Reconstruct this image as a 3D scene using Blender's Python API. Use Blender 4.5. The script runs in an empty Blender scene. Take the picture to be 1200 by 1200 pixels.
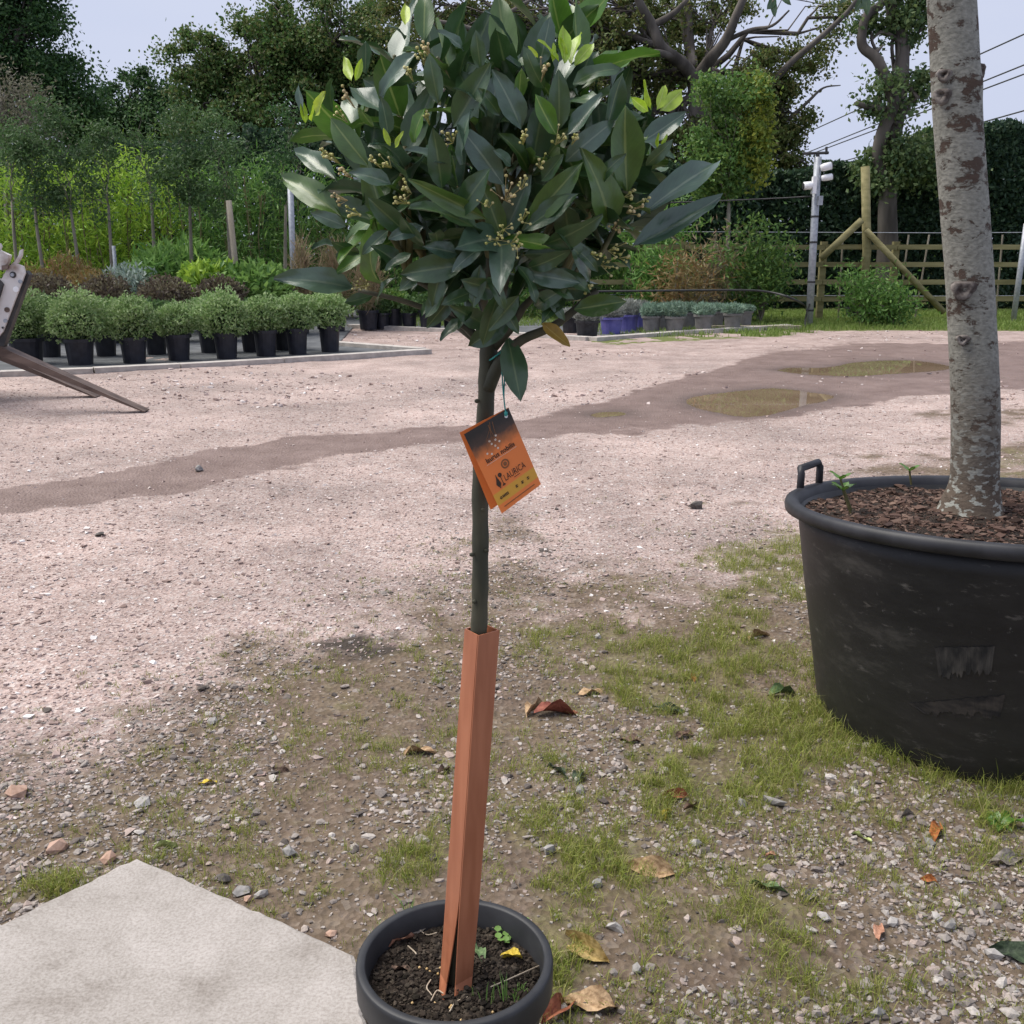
import bpy, math, random
import numpy as np
from mathutils import Vector, Matrix

# ------------------------------------------------------------------ camera, sky, sun, exposure
sc = bpy.context.scene
COL = sc.collection
H = 1.15                      # camera height
F = 1220.0                    # focal length in photo pixels (1200 px wide)
PIT = math.radians(13.9)      # downward pitch
CP, SP = math.cos(PIT), math.sin(PIT)
cam_d = bpy.data.cameras.new('camera')
cam_d.sensor_width = 36.0
cam_d.lens = 36.0 * F / 1200.0
cam_d.clip_start = 0.05
cam_d.clip_end = 2000.0
cam = bpy.data.objects.new('camera', cam_d)
cam.location = (0, 0, H)
cam.rotation_euler = (math.pi / 2 - PIT, 0, 0)
COL.objects.link(cam)
sc.camera = cam

SUN_EL, SUN_AZ = math.radians(58), math.radians(-75)   # azimuth from +Y towards +X
w = bpy.data.worlds.new('World')
sc.world = w
w.use_nodes = True
nt = w.node_tree
bg = nt.nodes['Background']
sky = nt.nodes.new('ShaderNodeTexSky')
sky.sky_type = 'NISHITA'
sky.sun_disc = False
sky.sun_elevation = SUN_EL
sky.sun_rotation = SUN_AZ
sky.air_density = 1.0
sky.dust_density = 3.0
# overcast: a bright, faintly mottled cloud layer hides nearly all of the blue
tc = nt.nodes.new('ShaderNodeTexCoord')
mp = nt.nodes.new('ShaderNodeMapping')
mp.inputs['Scale'].default_value = (1.0, 1.0, 3.5)
nz = nt.nodes.new('ShaderNodeTexNoise')
nz.inputs['Scale'].default_value = 1.6
nz.inputs['Detail'].default_value = 4
rp = nt.nodes.new('ShaderNodeValToRGB')
rp.color_ramp.elements[0].position = 0.3
rp.color_ramp.elements[0].color = (6.3, 7.05, 9.5, 1)
rp.color_ramp.elements[1].position = 0.7
rp.color_ramp.elements[1].color = (7.5, 8.05, 10.0, 1)
mx = nt.nodes.new('ShaderNodeMixRGB')
mx.inputs['Fac'].default_value = 0.9
nt.links.new(tc.outputs['Generated'], mp.inputs['Vector'])
nt.links.new(mp.outputs['Vector'], nz.inputs['Vector'])
nt.links.new(nz.outputs['Fac'], rp.inputs['Fac'])
nt.links.new(sky.outputs['Color'], mx.inputs['Color1'])
nt.links.new(rp.outputs['Color'], mx.inputs['Color2'])
nt.links.new(mx.outputs['Color'], bg.inputs['Color'])
bg.inputs['Strength'].default_value = 0.0555

sun_d = bpy.data.lights.new('sun', 'SUN')
sun_d.energy = 2.9
sun_d.angle = math.radians(50)
sun_d.color = (1.0, 0.95, 0.87)
sun = bpy.data.objects.new('sun', sun_d)
sd = Vector((math.sin(SUN_AZ) * math.cos(SUN_EL), math.cos(SUN_AZ) * math.cos(SUN_EL), math.sin(SUN_EL)))
sun.rotation_euler = sd.to_track_quat('Z', 'Y').to_euler()
COL.objects.link(sun)

sc.view_settings.view_transform = 'Standard'
sc.view_settings.look = 'None'
sc.view_settings.exposure = 0.72
sc.view_settings.gamma = 1.0
sc.view_settings.use_curve_mapping = False
sc.cycles.use_denoising = True
sc.cycles.max_bounces = 4
sc.cycles.diffuse_bounces = 2
sc.cycles.adaptive_threshold = 0.02
sc.cycles.transparent_max_bounces = 4

rng = np.random.default_rng(7)
random.seed(7)

# ------------------------------------------------------------------ pixel helpers (photo is 1200 x 1200)
def ray(px, py):
    u = (px - 600) / F; v = (600 - py) / F
    return np.array([u, CP + v * SP, -SP + v * CP])
def P(px, py, D):
    d = ray(px, py)
    return np.array([0, 0, H]) + d * (D / d[1])
def G(px, py, z=0.0):
    d = ray(px, py)
    return np.array([0, 0, H]) + d * ((z - H) / d[2])
def mpp(D):                      # metres per photo pixel at forward distance D
    return D / F
def proj(x, y, z):
    dep = y * CP - (z - H) * SP
    dep = np.where(dep < 0.05, 0.05, dep)
    return 600 + F * x / dep, 600 - F * (y * SP + (z - H) * CP) / dep

# ------------------------------------------------------------------ numpy noise
def _hash(ix, iy, seed):
    h = (ix.astype(np.int64) * 374761393 + iy.astype(np.int64) * 668265263 + seed * 974711) & 0x7fffffff
    h = ((h ^ (h >> 13)) * 1274126177) & 0x7fffffff
    return ((h ^ (h >> 16)) & 0xffff) / 65535.0
def vnoise(x, y, seed=0):
    ix = np.floor(x); iy = np.floor(y)
    fx = x - ix; fy = y - iy
    fx = fx * fx * (3 - 2 * fx); fy = fy * fy * (3 - 2 * fy)
    a = _hash(ix, iy, seed); b = _hash(ix + 1, iy, seed)
    c = _hash(ix, iy + 1, seed); d = _hash(ix + 1, iy + 1, seed)
    return (a * (1 - fx) + b * fx) * (1 - fy) + (c * (1 - fx) + d * fx) * fy
def fbm(x, y, seed=0, o=4):
    s = 0; a = 0.5; t = 0
    for i in range(o):
        s = s + a * vnoise(x * 2 ** i, y * 2 ** i, seed + i); t += a; a *= 0.5
    return s / t
def sstep(a, b, x):
    t = np.clip((x - a) / (b - a), 0, 1)
    return t * t * (3 - 2 * t)

# ------------------------------------------------------------------ object helpers
ORG = {}
def origin(parent):
    return ORG.get(parent.name, np.zeros(3)) if parent is not None else np.zeros(3)
def setp(o, label=None, cat=None, group=None, kind=None):
    if label: o['label'] = label
    if cat: o['category'] = cat
    if group: o['group'] = group
    if kind: o['kind'] = kind
    return o
def thing(name, loc, label, cat, group=None):
    o = bpy.data.objects.new(name, None)
    o.empty_display_size = 0.05
    COL.objects.link(o)
    o.location = Vector([float(c) for c in loc])
    ORG[o.name] = np.array(loc, float)
    return setp(o, label, cat, group)
def mesh_data(name, V, Fa, mat, smooth=False, uv=None):
    V = np.asarray(V, np.float32)
    me = bpy.data.meshes.new(name)
    if isinstance(Fa, np.ndarray):
        k = Fa.shape[1]; M = len(Fa)
        me.vertices.add(len(V)); me.vertices.foreach_set('co', V.ravel())
        me.loops.add(M * k); me.loops.foreach_set('vertex_index', Fa.astype(np.int32).ravel())
        me.polygons.add(M); me.polygons.foreach_set('loop_start', np.arange(0, M * k, k, dtype=np.int32))
        me.update(calc_edges=True)
    else:
        me.from_pydata([tuple(map(float, v)) for v in V], [], [tuple(map(int, f)) for f in Fa])
    if not smooth:
        me.polygons.foreach_set('use_smooth', np.zeros(len(me.polygons), bool))
    else:
        me.polygons.foreach_set('use_smooth', np.ones(len(me.polygons), bool))
    if uv is not None:
        uvl = me.uv_layers.new(name='UVMap')
        li = np.empty(len(me.loops), np.int32); me.loops.foreach_get('vertex_index', li)
        uvl.data.foreach_set('uv', np.asarray(uv, np.float32)[li].ravel())
    if mat is not None:
        me.materials.append(mat)
    return me
def build(name, V, Fa, mat, parent=None, smooth=False, uv=None):
    """V in world metres; placed under parent (whose origin is subtracted)."""
    V = np.asarray(V, float)
    if parent is None:
        o0 = V.mean(axis=0); o0 = np.array([o0[0], o0[1], V[:, 2].min()])
    else:
        o0 = origin(parent)
    o = bpy.data.objects.new(name, mesh_data(name, V - o0, Fa, mat, smooth, uv))
    COL.objects.link(o)
    if parent is None:
        o.location = Vector([float(c) for c in o0])
    else:
        o.parent = parent
    ORG[o.name] = np.array(o0, float)
    return o
def place(name, me, parent, M, mat=None):
    """object sharing mesh data, world matrix M, under parent"""
    o = bpy.data.objects.new(name, me)
    COL.objects.link(o)
    if parent is not None:
        o.parent = parent
        M = Matrix.Translation(-Vector([float(c) for c in origin(parent)])) @ M
    o.matrix_basis = M
    return o
def copy_tree(o, loc, rz=0.0, s=1.0, label=None, name=None):
    c = o.copy(); COL.objects.link(c)
    c.location = Vector([float(q) for q in loc]); c.rotation_euler = (0, 0, rz); c.scale = (s, s, s)
    if label: c['label'] = label
    for ch in o.children:
        d = ch.copy(); COL.objects.link(d); d.parent = c
        for g in ch.children:
            e = g.copy(); COL.objects.link(e); e.parent = d
    return c
class MB:                        # collects shapes into one mesh
    def __init__(s): s.V = []; s.F = []
    def add(s, V, Fa):
        n = sum(len(v) for v in s.V)
        s.V.append(np.asarray(V, float)); s.F += [tuple(i + n for i in f) for f in Fa]
        return s
    def box(s, c, size, R=None):
        x, y, z = [q / 2 for q in size]
        v = np.array([(i * x, j * y, k * z) for i in (-1, 1) for j in (-1, 1) for k in (-1, 1)])
        if R is not None: v = v @ np.array(R).T
        return s.add(v + np.array(c), [(0, 1, 3, 2), (4, 6, 7, 5), (0, 4, 5, 1), (2, 3, 7, 6), (0, 2, 6, 4), (1, 5, 7, 3)])
    def tube(s, pts, rad, n=8, cap=True):
        V, Fq = tube(pts, rad, n, cap)
        return s.add(V, Fq)
    def lathe(s, prof, c, n=32):
        V, Fq = lathe(prof, n)
        return s.add(V + np.array(c), Fq)
    def build(s, name, mat, parent=None, smooth=False):
        return build(name, np.concatenate(s.V), s.F, mat, parent, smooth)
def tube(pts, rad, n=8, cap=True):
    pts = np.asarray(pts, float); m = len(pts)
    rad = np.broadcast_to(np.asarray(rad, float), (m,))
    t = np.gradient(pts, axis=0); t /= np.linalg.norm(t, axis=1)[:, None] + 1e-9
    up = np.array([0, 0, 1.0]) if abs(t[0][2]) < 0.9 else np.array([1.0, 0, 0])
    a = np.cross(t[0], up); a /= np.linalg.norm(a)
    V = []
    for i in range(m):
        a = a - t[i] * a.dot(t[i]); a /= np.linalg.norm(a) + 1e-9
        b = np.cross(t[i], a)
        th = np.arange(n) * 2 * math.pi / n
        V.append(pts[i] + rad[i] * (np.cos(th)[:, None] * a + np.sin(th)[:, None] * b))
    V = np.concatenate(V)
    Fq = []
    for i in range(m - 1):
        for j in range(n):
            k = (j + 1) % n
            Fq.append((i * n + j, i * n + k, (i + 1) * n + k, (i + 1) * n + j))
    if cap:
        Fq.append(tuple(range(n - 1, -1, -1))); Fq.append(tuple((m - 1) * n + j for j in range(n)))
    return V, Fq
def lathe(prof, n=32):
    prof = np.asarray(prof, float); m = len(prof)
    th = np.arange(n) * 2 * math.pi / n
    V = np.concatenate([np.stack([p[0] * np.cos(th), p[0] * np.sin(th), np.full(n, p[1])], 1) for p in prof])
    Fq = [(i * n + j, i * n + (j + 1) % n, (i + 1) * n + (j + 1) % n, (i + 1) * n + j) for i in range(m - 1) for j in range(n)]
    return V, Fq
def spline(pts, k=6):
    pts = np.asarray(pts, float)
    p = np.vstack([2 * pts[0] - pts[1], pts, 2 * pts[-1] - pts[-2]])
    out = []
    for i in range(1, len(p) - 2):
        for t in np.linspace(0, 1, k, endpoint=False):
            out.append(0.5 * ((2 * p[i]) + (-p[i - 1] + p[i + 1]) * t + (2 * p[i - 1] - 5 * p[i] + 4 * p[i + 1] - p[i + 2]) * t * t
                              + (-p[i - 1] + 3 * p[i] - 3 * p[i + 1] + p[i + 2]) * t ** 3))
    out.append(pts[-1])
    return np.array(out)
def unit(a):
    return a / (np.linalg.norm(a, axis=-1, keepdims=True) + 1e-9)

# ------------------------------------------------------------------ materials
def newmat(name):
    m = bpy.data.materials.new(name); m.use_nodes = True
    t = m.node_tree
    return m, t, t.nodes['Principled BSDF'], t.nodes['Material Output']
def N(t, typ, **kw):
    n = t.nodes.new(typ)
    for k, v in kw.items():
        if k in n.inputs: n.inputs[k].default_value = v
        else: setattr(n, k, v)
    return n
def ramp(t, stops):
    r = t.nodes.new('ShaderNodeValToRGB')
    e = r.color_ramp.elements
    while len(e) < len(stops): e.new(0.5)
    for i, (p, c) in enumerate(stops):
        e[i].position = p; e[i].color = tuple(c) + (1,)
    return r
def mixc(t, fac, a, b, mode='MIX'):
    m = t.nodes.new('ShaderNodeMixRGB'); m.blend_type = mode
    for s, v in (('Fac', fac), ('Color1', a), ('Color2', b)):
        if hasattr(v, 'is_linked') or hasattr(v, 'links'): t.links.new(v, m.inputs[s])
        elif isinstance(v, (int, float)): m.inputs[s].default_value = v
        else: m.inputs[s].default_value = tuple(v) + (1,)
    return m.outputs['Color']
def bump(t, b, h, strength=0.3, dist=0.01):
    n = t.nodes.new('ShaderNodeBump')
    n.inputs['Strength'].default_value = strength; n.inputs['Distance'].default_value = dist
    t.links.new(h, n.inputs['Height']); t.links.new(n.outputs['Normal'], b.inputs['Normal'])
def plain(name, c1, c2, scale=8.0, rough=0.6, bmp=0.2, bdist=0.005, detail=5, metal=0.0, stretch=(1, 1, 1), lo=0.35, hi=0.65, spec=0.4):
    m, t, b, o = newmat(name)
    tcn = N(t, 'ShaderNodeTexCoord'); mpn = N(t, 'ShaderNodeMapping'); mpn.inputs['Scale'].default_value = stretch
    t.links.new(tcn.outputs['Object'], mpn.inputs['Vector'])
    n = N(t, 'ShaderNodeTexNoise', Scale=scale, Detail=detail)
    t.links.new(mpn.outputs['Vector'], n.inputs['Vector'])
    r = ramp(t, [(lo, c1), (hi, c2)])
    t.links.new(n.outputs['Fac'], r.inputs['Fac']); t.links.new(r.outputs['Color'], b.inputs['Base Color'])
    b.inputs['Roughness'].default_value = rough; b.inputs['Metallic'].default_value = metal
    b.inputs['Specular IOR Level'].default_value = spec
    if bmp: bump(t, b, n.outputs['Fac'], bmp, bdist)
    return m
def leafmat(name, cols, transl=0.35, rough=0.5, spec=0.3):
    """colour varies leaf by leaf and plant by plant"""
    m, t, b, o = newmat(name)
    g = N(t, 'ShaderNodeNewGeometry')
    k = len(cols)
    r = ramp(t, [(i / max(k - 1, 1), c) for i, c in enumerate(cols)])
    t.links.new(g.outputs['Random Per Island'], r.inputs['Fac'])
    oi = N(t, 'ShaderNodeObjectInfo')
    hs = N(t, 'ShaderNodeHueSaturation')
    mr = N(t, 'ShaderNodeMapRange'); mr.inputs['To Min'].default_value = 0.85; mr.inputs['To Max'].default_value = 1.15
    t.links.new(oi.outputs['Random'], mr.inputs['Value']); t.links.new(mr.outputs['Result'], hs.inputs['Value'])
    t.links.new(r.outputs['Color'], hs.inputs['Color'])
    t.links.new(hs.outputs['Color'], b.inputs['Base Color'])
    b.inputs['Roughness'].default_value = rough; b.inputs['Specular IOR Level'].default_value = spec
    if transl > 0:
        tr = N(t, 'ShaderNodeBsdfTranslucent'); ms = N(t, 'ShaderNodeMixShader'); ms.inputs['Fac'].default_value = transl
        t.links.new(hs.outputs['Color'], tr.inputs['Color'])
        t.links.new(b.outputs['BSDF'], ms.inputs[1]); t.links.new(tr.outputs['BSDF'], ms.inputs[2])
        t.links.new(ms.outputs['Shader'], o.inputs['Surface'])
    return m
MAT = {}
MAT['bark_oak'] = plain('bark_oak', (0.05, 0.042, 0.035), (0.15, 0.13, 0.11), 3.0, 0.9, 0.6, 0.05, stretch=(1, 1, 0.25))
MAT['bark_grey'] = plain('bark_grey', (0.15, 0.132, 0.1), (0.29, 0.26, 0.2), 9.0, 0.9, 0.5, 0.02, stretch=(1, 1, 0.3))
MAT['black_plastic'] = plain('black_plastic', (0.012, 0.012, 0.014), (0.03, 0.03, 0.034), 14, 0.5, 0.1, 0.002)
MAT['navy_plastic'] = plain('navy_plastic', (0.012, 0.013, 0.02), (0.024, 0.026, 0.036), 14, 0.45, 0.1, 0.002)
MAT['grey_pot'] = plain('grey_pot', (0.13, 0.125, 0.12), (0.2, 0.19, 0.18), 10, 0.7, 0.1, 0.002)
MAT['blue_glaze'] = plain('blue_glaze', (0.1, 0.095, 0.3), (0.16, 0.15, 0.42), 6, 0.25, 0.05, 0.002)
MAT['timber_green'] = plain('timber_green', (0.15, 0.135, 0.055), (0.27, 0.24, 0.115), 5, 0.85, 0.3, 0.004, stretch=(0.3, 2, 2))
MAT['timber_pale'] = plain('timber_pale', (0.26, 0.22, 0.16), (0.4, 0.35, 0.27), 6, 0.85, 0.3, 0.004, stretch=(2, 2, 0.3))
MAT['concrete'] = plain('concrete', (0.36, 0.33, 0.3), (0.5, 0.46, 0.42), 12, 0.9, 0.3, 0.004)
MAT['galv'] = plain('galv', (0.27, 0.29, 0.32), (0.38, 0.4, 0.43), 25, 0.5, 0.05, 0.001, metal=0.3)
MAT['white_metal'] = plain('white_metal', (0.24, 0.17, 0.13), (0.6, 0.57, 0.54), 5, 0.55, 0.1, 0.002, lo=0.25, hi=0.4)
MAT['white_plastic'] = plain('white_plastic', (0.72, 0.72, 0.72), (0.8, 0.8, 0.8), 9, 0.4, 0.0)
MAT['rust_steel'] = plain('rust_steel', (0.07, 0.045, 0.035), (0.17, 0.12, 0.095), 14, 0.6, 0.25, 0.003, metal=0.2, stretch=(0.3, 1, 1))
MAT['dark_steel'] = plain('dark_steel', (0.02, 0.02, 0.021), (0.05, 0.047, 0.045), 14, 0.55, 0.15, 0.002)
MAT['rubber'] = plain('rubber', (0.015, 0.015, 0.015), (0.03, 0.028, 0.026), 20, 0.85, 0.2, 0.003)
MAT['cable'] = plain('cable', (0.02, 0.02, 0.02), (0.04, 0.04, 0.04), 9, 0.6, 0)
MAT['teal'] = plain('teal', (0.02, 0.2, 0.18), (0.04, 0.3, 0.26), 60, 0.5, 0.1, 0.001)
MAT['water'] = plain('water', (0.2, 0.14, 0.09), (0.26, 0.185, 0.125), 2.0, 0.02, 0.02, 0.002, spec=0.5)
MAT['bed_fabric'] = plain('bed_fabric', (0.07, 0.075, 0.08), (0.13, 0.135, 0.14), 5, 0.9, 0.2, 0.004)
LM = {}
LM['oak_dark'] = leafmat('leaf_oak_dark', [(0.025, 0.070, 0.023), (0.051, 0.118, 0.034), (0.079, 0.149, 0.043), (0.043, 0.094, 0.043)])
LM['oak_olive'] = leafmat('leaf_oak_olive', [(0.06, 0.095, 0.025), (0.1, 0.14, 0.036), (0.14, 0.18, 0.05), (0.17, 0.15, 0.055), (0.08, 0.12, 0.03)])
LM['oak_mid'] = leafmat('leaf_oak_mid', [(0.043, 0.102, 0.027), (0.079, 0.149, 0.037), (0.114, 0.187, 0.048), (0.157, 0.156, 0.055), (0.057, 0.125, 0.030)])
LM['ivy'] = leafmat('leaf_ivy', [(0.046, 0.090, 0.036), (0.099, 0.153, 0.054), (0.153, 0.198, 0.071)])
LM['hedge'] = leafmat('leaf_hedge', [(0.023, 0.052, 0.031), (0.042, 0.083, 0.042), (0.068, 0.114, 0.052)])
LM['olive'] = leafmat('leaf_olive', [(0.053, 0.109, 0.040), (0.082, 0.153, 0.053), (0.125, 0.196, 0.075), (0.058, 0.120, 0.030)])
LM['bamboo'] = leafmat('leaf_bamboo', [(0.186, 0.346, 0.036), (0.300, 0.472, 0.055), (0.415, 0.551, 0.073), (0.143, 0.283, 0.031)], 0.35)
LM['bamboo_dark'] = leafmat('leaf_bamboo_dark', [(0.062, 0.156, 0.033), (0.124, 0.250, 0.053), (0.193, 0.328, 0.073)], 0.35)
LM['twiggy'] = leafmat('leaf_twiggy', [(0.169, 0.156, 0.111), (0.221, 0.208, 0.143), (0.156, 0.169, 0.091)])
LM['shrub_pale'] = leafmat('leaf_shrub_pale', [(0.153, 0.266, 0.077), (0.262, 0.386, 0.142), (0.437, 0.543, 0.284), (0.121, 0.217, 0.054)])
LM['shrub_purple'] = leafmat('leaf_shrub_purple', [(0.06, 0.045, 0.035), (0.12, 0.09, 0.065), (0.22, 0.2, 0.12), (0.08, 0.055, 0.05)])
LM['lime'] = leafmat('leaf_lime', [(0.253, 0.405, 0.051), (0.405, 0.569, 0.076), (0.177, 0.329, 0.063)], 0.35)
LM['fresh'] = leafmat('leaf_fresh', [(0.110, 0.235, 0.056), (0.193, 0.344, 0.088), (0.275, 0.453, 0.112)], 0.35)
LM['silver'] = leafmat('leaf_silver', [(0.198, 0.264, 0.220), (0.308, 0.385, 0.319), (0.418, 0.462, 0.396)], 0.15)
LM['lavender'] = leafmat('leaf_lavender', [(0.152, 0.235, 0.179), (0.235, 0.344, 0.248), (0.331, 0.442, 0.331)], 0.15)
LM['lavender_grey'] = leafmat('leaf_lavender_grey', [(0.204, 0.216, 0.192), (0.300, 0.312, 0.276), (0.384, 0.396, 0.360)], 0.15)
LM['rust_grass'] = leafmat('leaf_rust_grass', [(0.2, 0.17, 0.05), (0.27, 0.15, 0.06), (0.22, 0.2, 0.08), (0.3, 0.2, 0.09)], 0.3)
LM['dry_grass'] = leafmat('leaf_dry_grass', [(0.3, 0.23, 0.14), (0.38, 0.3, 0.19), (0.26, 0.24, 0.11), (0.34, 0.22, 0.15)], 0.3)
LM['lime_tree'] = leafmat('leaf_lime_tree', [(0.075, 0.166, 0.041), (0.121, 0.232, 0.055), (0.197, 0.298, 0.062)], 0.35)
LM['gold_leaf'] = leafmat('leaf_gold', [(0.14, 0.22, 0.04), (0.26, 0.32, 0.05), (0.34, 0.36, 0.05)], 0.35)
LM['grass'] = leafmat('grass_blade', [(0.17, 0.22, 0.035), (0.26, 0.3, 0.055), (0.36, 0.35, 0.1), (0.14, 0.2, 0.03), (0.44, 0.38, 0.18)], 0.3, 0.6)
LM['grass_far'] = leafmat('grass_far', [(0.13, 0.2, 0.04), (0.19, 0.28, 0.06), (0.22, 0.28, 0.08)], 0.3, 0.6)

# ------------------------------------------------------------------ foliage and skeleton generators
def leaf_cloud(C, L, W, up=0.0, dirs=None, jitter=1.0):
    """one folded four-point leaf per centre; two triangles each"""
    n = len(C)
    d = rng.normal(size=(n, 3)) * jitter
    if dirs is not None: d = d + dirs
    d[:, 2] += up
    d = unit(d)
    s = unit(np.cross(d, rng.normal(size=(n, 3))))
    nn = np.cross(d, s)
    L = np.broadcast_to(L, (n,))[:, None] * rng.uniform(0.7, 1.3, (n, 1)); W = np.broadcast_to(W, (n,))[:, None] * rng.uniform(0.7, 1.3, (n, 1))
    b = C - d * L * 0.5; tp = C + d * L * 0.5
    l = C + s * W * 0.5 + nn * W * 0.18; r = C - s * W * 0.5 + nn * W * 0.18
    V = np.stack([b, r, tp, l], 1).reshape(-1, 3)
    i = np.arange(n)[:, None] * 4
    Fa = np.concatenate([i + np.array([[0, 1, 2]]), i + np.array([[0, 2, 3]])], 0)
    return V, Fa
def in_ellipsoid(n, c, r, shell=0.5):
    d = unit(rng.normal(size=(n, 3)))
    k = rng.uniform(shell ** 3, 1, (n, 1)) ** (1 / 3)
    return np.array(c) + d * k * np.array(r)
def branch_path(a, b, wig=0.12, k=5):
    t = np.linspace(0, 1, k)[:, None]
    L = np.linalg.norm(b - a)
    p = a + (b - a) * t
    p[1:-1] += rng.normal(size=(k - 2, 3)) * L * wig * 0.5
    p[:, 2] += (np.sin(t[:, 0] * math.pi) * L * min(0.08, wig))
    return p
def make_tree(name, label, base, top, lobes, leafm, bark, tr=0.3, clus=90, per=110, crad=0.45, leaf=(0.16, 0.1), limbs=None, cat='tree', group=None, trunk_path=None, twigs=True, shell=0.45, wig=0.03, lk=0.25):
    """base, top: world points of the trunk; lobes: (centre, radii) ellipsoids the crown fills"""
    t = thing(name, base, label, cat, group)
    mb = MB()
    tp = spline(trunk_path, 5) if trunk_path is not None else branch_path(np.array(base), np.array(top), wig, 5)
    mb.tube(tp, np.linspace(tr, tr * 0.55, len(tp)) * (1 + 0.5 * np.exp(-np.linspace(0, 12, len(tp)))), 10)
    tot = sum(l[1][0] * l[1][2] for l in lobes)
    C = []
    for c, r in lobes:
        c = np.array(c); k = max(4, int(clus * r[0] * r[2] / tot))
        cc = in_ellipsoid(k, c, r, shell)
        lp = branch_path(tp[-1], c, 0.15, 6)
        mb.tube(lp, np.linspace(tr * lk, tr * 0.1, 6), 6)
        if twigs:
            for q in cc:
                j = lp[rng.integers(2, 6)]
                mb.tube(branch_path(j, q, 0.2, 4), np.linspace(tr * 0.08, tr * 0.02, 4), 4, False)
        C.append(cc)
    for pth, r0, r1 in (limbs or []):
        q = spline(pth, 5)
        mb.tube(q, np.linspace(r0, r1, len(q)), 8)
    mb.build('trunk', bark, t, True)
    C = np.concatenate(C)
    k = len(C)
    sizes = rng.uniform(0.45, 1.6, k)
    pts = np.repeat(C, per, 0) + rng.normal(size=(k * per, 3)) * (np.repeat(sizes, per)[:, None] * crad * np.array([0.55, 0.55, 0.42]))
    V, Fa = leaf_cloud(pts, leaf[0], leaf[1])
    build('crown', V, Fa, leafm, t)
    return t
def shrub_part(parent, c, r, n, leaf, m, up=0.5, shell=0.35, name='foliage', lump=0.0):
    pts = in_ellipsoid(n, (0, 0, 0), (1, 1, 1), shell)
    if lump:
        az = np.arctan2(pts[:, 1], pts[:, 0])
        k = 1 + lump * (vnoise(az * 2.2 + rng.uniform(0, 50), pts[:, 2] * 3.0, int(rng.integers(99))) - 0.5) * 2
        pts *= k[:, None]
    d = unit(pts)
    V, Fa = leaf_cloud(np.array(c) + pts * np.array(r), leaf[0], leaf[1], up, d * 1.0)
    return build(name, V, Fa, m, parent)
def blades(base, hgt, wid, lean, m=None):
    """three-triangle grass blades"""
    n = len(base)
    th = rng.uniform(0, 2 * math.pi, n); s = np.stack([np.cos(th), np.sin(th), np.zeros(n)], 1)
    ph = rng.uniform(0, 2 * math.pi, n); l = np.stack([np.cos(ph), np.sin(ph), np.zeros(n)], 1) * np.broadcast_to(lean, (n,))[:, None]
    hgt = np.broadcast_to(hgt, (n,))[:, None]; wid = np.broadcast_to(wid, (n,))[:, None]
    z = np.array([0, 0, 1.0])
    mid = base + z * hgt * 0.55 + l * hgt * 0.35; tip = base + z * hgt * (1 - 0.35 * np.linalg.norm(l, axis=1, keepdims=True)) + l * hgt
    V = np.stack([base - s * wid / 2, base + s * wid / 2, mid + s * wid * 0.35, mid - s * wid * 0.35, tip], 1).reshape(-1, 3)
    i = np.arange(n)[:, None] * 5
    Fa = np.concatenate([i + np.array([[0, 1, 2]]), i + np.array([[0, 2, 3]]), i + np.array([[3, 2, 4]])], 0)
    return V, Fa
phi = (1 + 5 ** 0.5) / 2
ICO = unit(np.array([(-1, phi, 0), (1, phi, 0), (-1, -phi, 0), (1, -phi, 0), (0, -1, phi), (0, 1, phi), (0, -1, -phi), (0, 1, -phi), (phi, 0, -1), (phi, 0, 1), (-phi, 0, -1), (-phi, 0, 1)], float))
ICOF = np.array([(0, 11, 5), (0, 5, 1), (0, 1, 7), (0, 7, 10), (0, 10, 11), (1, 5, 9), (5, 11, 4), (11, 10, 2), (10, 7, 6), (7, 1, 8), (3, 9, 4), (3, 4, 2), (3, 2, 6), (3, 6, 8), (3, 8, 9), (4, 9, 5), (2, 4, 11), (6, 2, 10), (8, 6, 7), (9, 8, 1)])
CUBE = np.array([(i, j, k) for i in (-1, 1) for j in (-1, 1) for k in (-1, 1)], float) * 0.68
CUBEF = np.array([(0, 1, 3), (0, 3, 2), (4, 6, 7), (4, 7, 5), (0, 4, 5), (0, 5, 1), (2, 3, 7), (2, 7, 6), (0, 2, 6), (0, 6, 4), (1, 5, 7), (1, 7, 3)])
def stones(P0, size, flat=(0.35, 0.7), sink=0.25, fine=False):
    n = len(P0)
    B0, BF = (ICO, ICOF) if fine else (CUBE, CUBEF)
    nv = len(B0)
    V = np.broadcast_to(B0, (n, nv, 3)) * (1 + rng.uniform(-0.3, 0.25, (n, nv, 1))) + rng.uniform(-0.4, 0.4, (n, nv, 3)) * (0.55 if fine else 1.0)
    sc_ = np.stack([rng.uniform(0.8, 1.25, n), rng.uniform(0.55, 1.0, n), rng.uniform(flat[0], flat[1], n)], 1) * np.broadcast_to(size, (n,))[:, None] * 0.5
    V = V * sc_[:, None, :]
    a = rng.uniform(0, 6.283, n); b = rng.normal(0, 0.3, n)
    ca, sa, cb, sb = [q[:, None] for q in (np.cos(a), np.sin(a), np.cos(b), np.sin(b))]
    x, y, z = V[..., 0], V[..., 1], V[..., 2]
    y, z = y * cb - z * sb, y * sb + z * cb
    x, y = x * ca - y * sa, x * sa + y * ca
    V = np.stack([x, y, z], -1)
    V[..., 2] += (sc_[:, 2] * (1 - 2 * sink))[:, None]
    V = V + P0[:, None, :]
    Fa = (np.arange(n)[:, None, None] * nv + BF[None]).reshape(-1, 3)
    return V.reshape(-1, 3), Fa

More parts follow.
